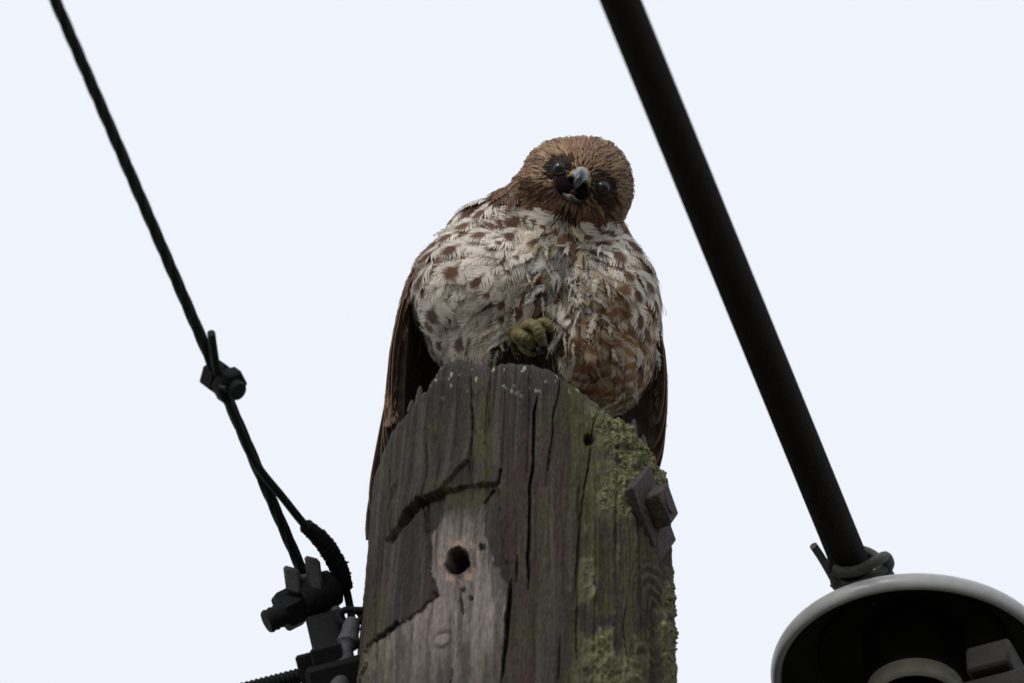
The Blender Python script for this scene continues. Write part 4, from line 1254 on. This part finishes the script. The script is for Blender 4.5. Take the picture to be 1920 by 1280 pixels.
# ---- tail hanging behind the pole
tail = mk('tail', *(lambda m: (np.array(m.v), m.f))((lambda m: (m.box(V(985, 860, -165), RV * .020, UV * .028, FV * .008, .5), m)[1])(MB())), M['skin'], hawk, cols=np.tile(BROWN * .8, (24, 1)))
for k_ in range(8):
    u = (k_ - 3.5) / 3.5
    p0 = np.array([985 + 36 * u, 850, -168 - 6 * abs(u)]); p1 = np.array([985 + 95 * u, 1180 - 25 * abs(u), -205 + 10 * abs(u) - k_ * .8])
    v, c = [], []
    for layer in (0, 1):
        for i in range(24):
            t = i / 23
            sp = p0 + (p1 - p0) * t
            wf = 24 * (.5 + .5 * min(1, t * 2.5)) * (1 if t < .86 else math.sqrt(max(0., 1 - ((t - .86) / .143) ** 2)))
            for j in range(5):
                a = -1 + j / 2
                v.append(sp + np.array([a * wf, 0, -2.5 * a * a - layer * 1.6]))
                c.append(BROWN * .8 if math.sin(t * 45) < .3 else DKBR)
    f = []
    for i in range(23):
        for j in range(4):
            a = i * 5 + j; q = (a, a + 1, a + 6, a + 5); f.append(q); f.append(tuple(z + 120 for z in q[::-1]))
    mk('tail_feather', W3(np.array(v)), f, M['feather'], tail, cols=np.array(c))

# dark feathers that paint the shade under the clenched foot
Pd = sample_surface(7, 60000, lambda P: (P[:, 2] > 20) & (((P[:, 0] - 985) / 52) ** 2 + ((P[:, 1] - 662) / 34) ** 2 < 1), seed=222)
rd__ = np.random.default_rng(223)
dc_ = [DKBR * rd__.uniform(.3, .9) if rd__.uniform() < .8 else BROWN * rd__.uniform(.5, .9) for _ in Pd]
plume('foot_shade_feathers', Pd, lambda p: np.array([rd__.normal() * .25, 1.0, 0]), rd__.uniform(26, 42, len(Pd)), rd__.uniform(6, 11, len(Pd)), rd__.uniform(9, 17, len(Pd)), lambda i, a, t, u, br: np.tile(dc_[i], (len(a), 1)), TPL_W, seed=224, lift0=5.0)

# ---- feet: one clenched against the belly, one standing on the pole top
def toe(pts, rad, parent, tal):
    m_ = MB(); P_ = spline(pts, 64); rd_ = np.interp(np.linspace(0, 1, 64), np.linspace(0, 1, len(rad)), rad)
    rd_ = rd_ * (.78 + .06 * np.abs(np.sin(np.linspace(0, 34, 64))))
    m_.tube(W3(P_), rd_ * PX, 12); t_o = m_.build('toe', M['foot'], parent)
    m_ = MB(); Q_ = spline(tal, 14); m_.tube(W3(Q_), np.interp(np.linspace(0, 1, 14), [0, .25, 1], [7.5, 7, .8]) * PX, 10)
    m_.build('talon', M['talon'], t_o)
def foot_obj(loc_pts, rads):
    m_ = MB(); m_.tube(W3(spline(loc_pts, 24)), np.interp(np.linspace(0, 1, 24), np.linspace(0, 1, len(rads)), rads) * PX, 16)
    return m_.build('foot', M['foot'], hawk)
ft = foot_obj([(962, 622, 95), (972, 628, 130), (982, 632, 160), (990, 630, 178)], [15, 16, 19, 14])
toe([(978, 622, 165), (990, 609, 180), (1004, 612, 196), (1013, 628, 200), (1018, 645, 190)], [12, 14, 14, 13, 10], ft, [(1018, 643, 190), (1017, 655, 182), (1008, 662, 170), (996, 662, 160)])
toe([(972, 634, 168), (972, 626, 184), (984, 632, 194), (994, 641, 188), (996, 648, 178)], [11, 13, 13, 12, 10], ft, [(996, 647, 178), (1000, 657, 168), (1000, 664, 156), (990, 668, 148)])
toe([(1000, 616, 160), (1012, 606, 168), (1022, 604, 174), (1029, 612, 176), (1030, 622, 170)], [10, 11, 11, 10, 8], ft, [(1030, 620, 171), (1031, 634, 165), (1025, 644, 156), (1014, 648, 150)])
toe([(975, 640, 150), (985, 655, 160), (1000, 660, 165), (1010, 655, 160)], [10, 11, 10, 8], ft, [(1010, 655, 160), (1018, 652, 156), (1024, 660, 150), (1022, 670, 144)])
def onpole(x, y, h=0.0):                                            # world xy on the pole top -> hawk measurements
    p = np.array([x, y, ZTOP - 0.012 + h]); q = p - T
    w = -(q @ FV); kk = DIST / (DIST - w)
    return (960 + q[0] * kk / PX, 640 - (q @ UV) * kk / PX, w / PX)
ft2 = foot_obj([(1115, 700, 40), (1115, 740, 60), onpole(.050, .020, .022), onpole(.050, .012, .008)], [24, 19, 16, 15])
for dx, dy in ((-.020, -.034), (.002, -.044), (.022, -.034), (.004, .036)):
    c_ = (.050, .012)
    toe([onpole(c_[0], c_[1], .008), onpole(c_[0] + dx * .5, c_[1] + dy * .5, .010), onpole(c_[0] + dx, c_[1] + dy, .004)], [12, 11, 8], ft2,
        [onpole(c_[0] + dx, c_[1] + dy, .004), onpole(c_[0] + dx * 1.25, c_[1] + dy * 1.25, .006), onpole(c_[0] + dx * 1.45, c_[1] + dy * 1.45, -.001)])
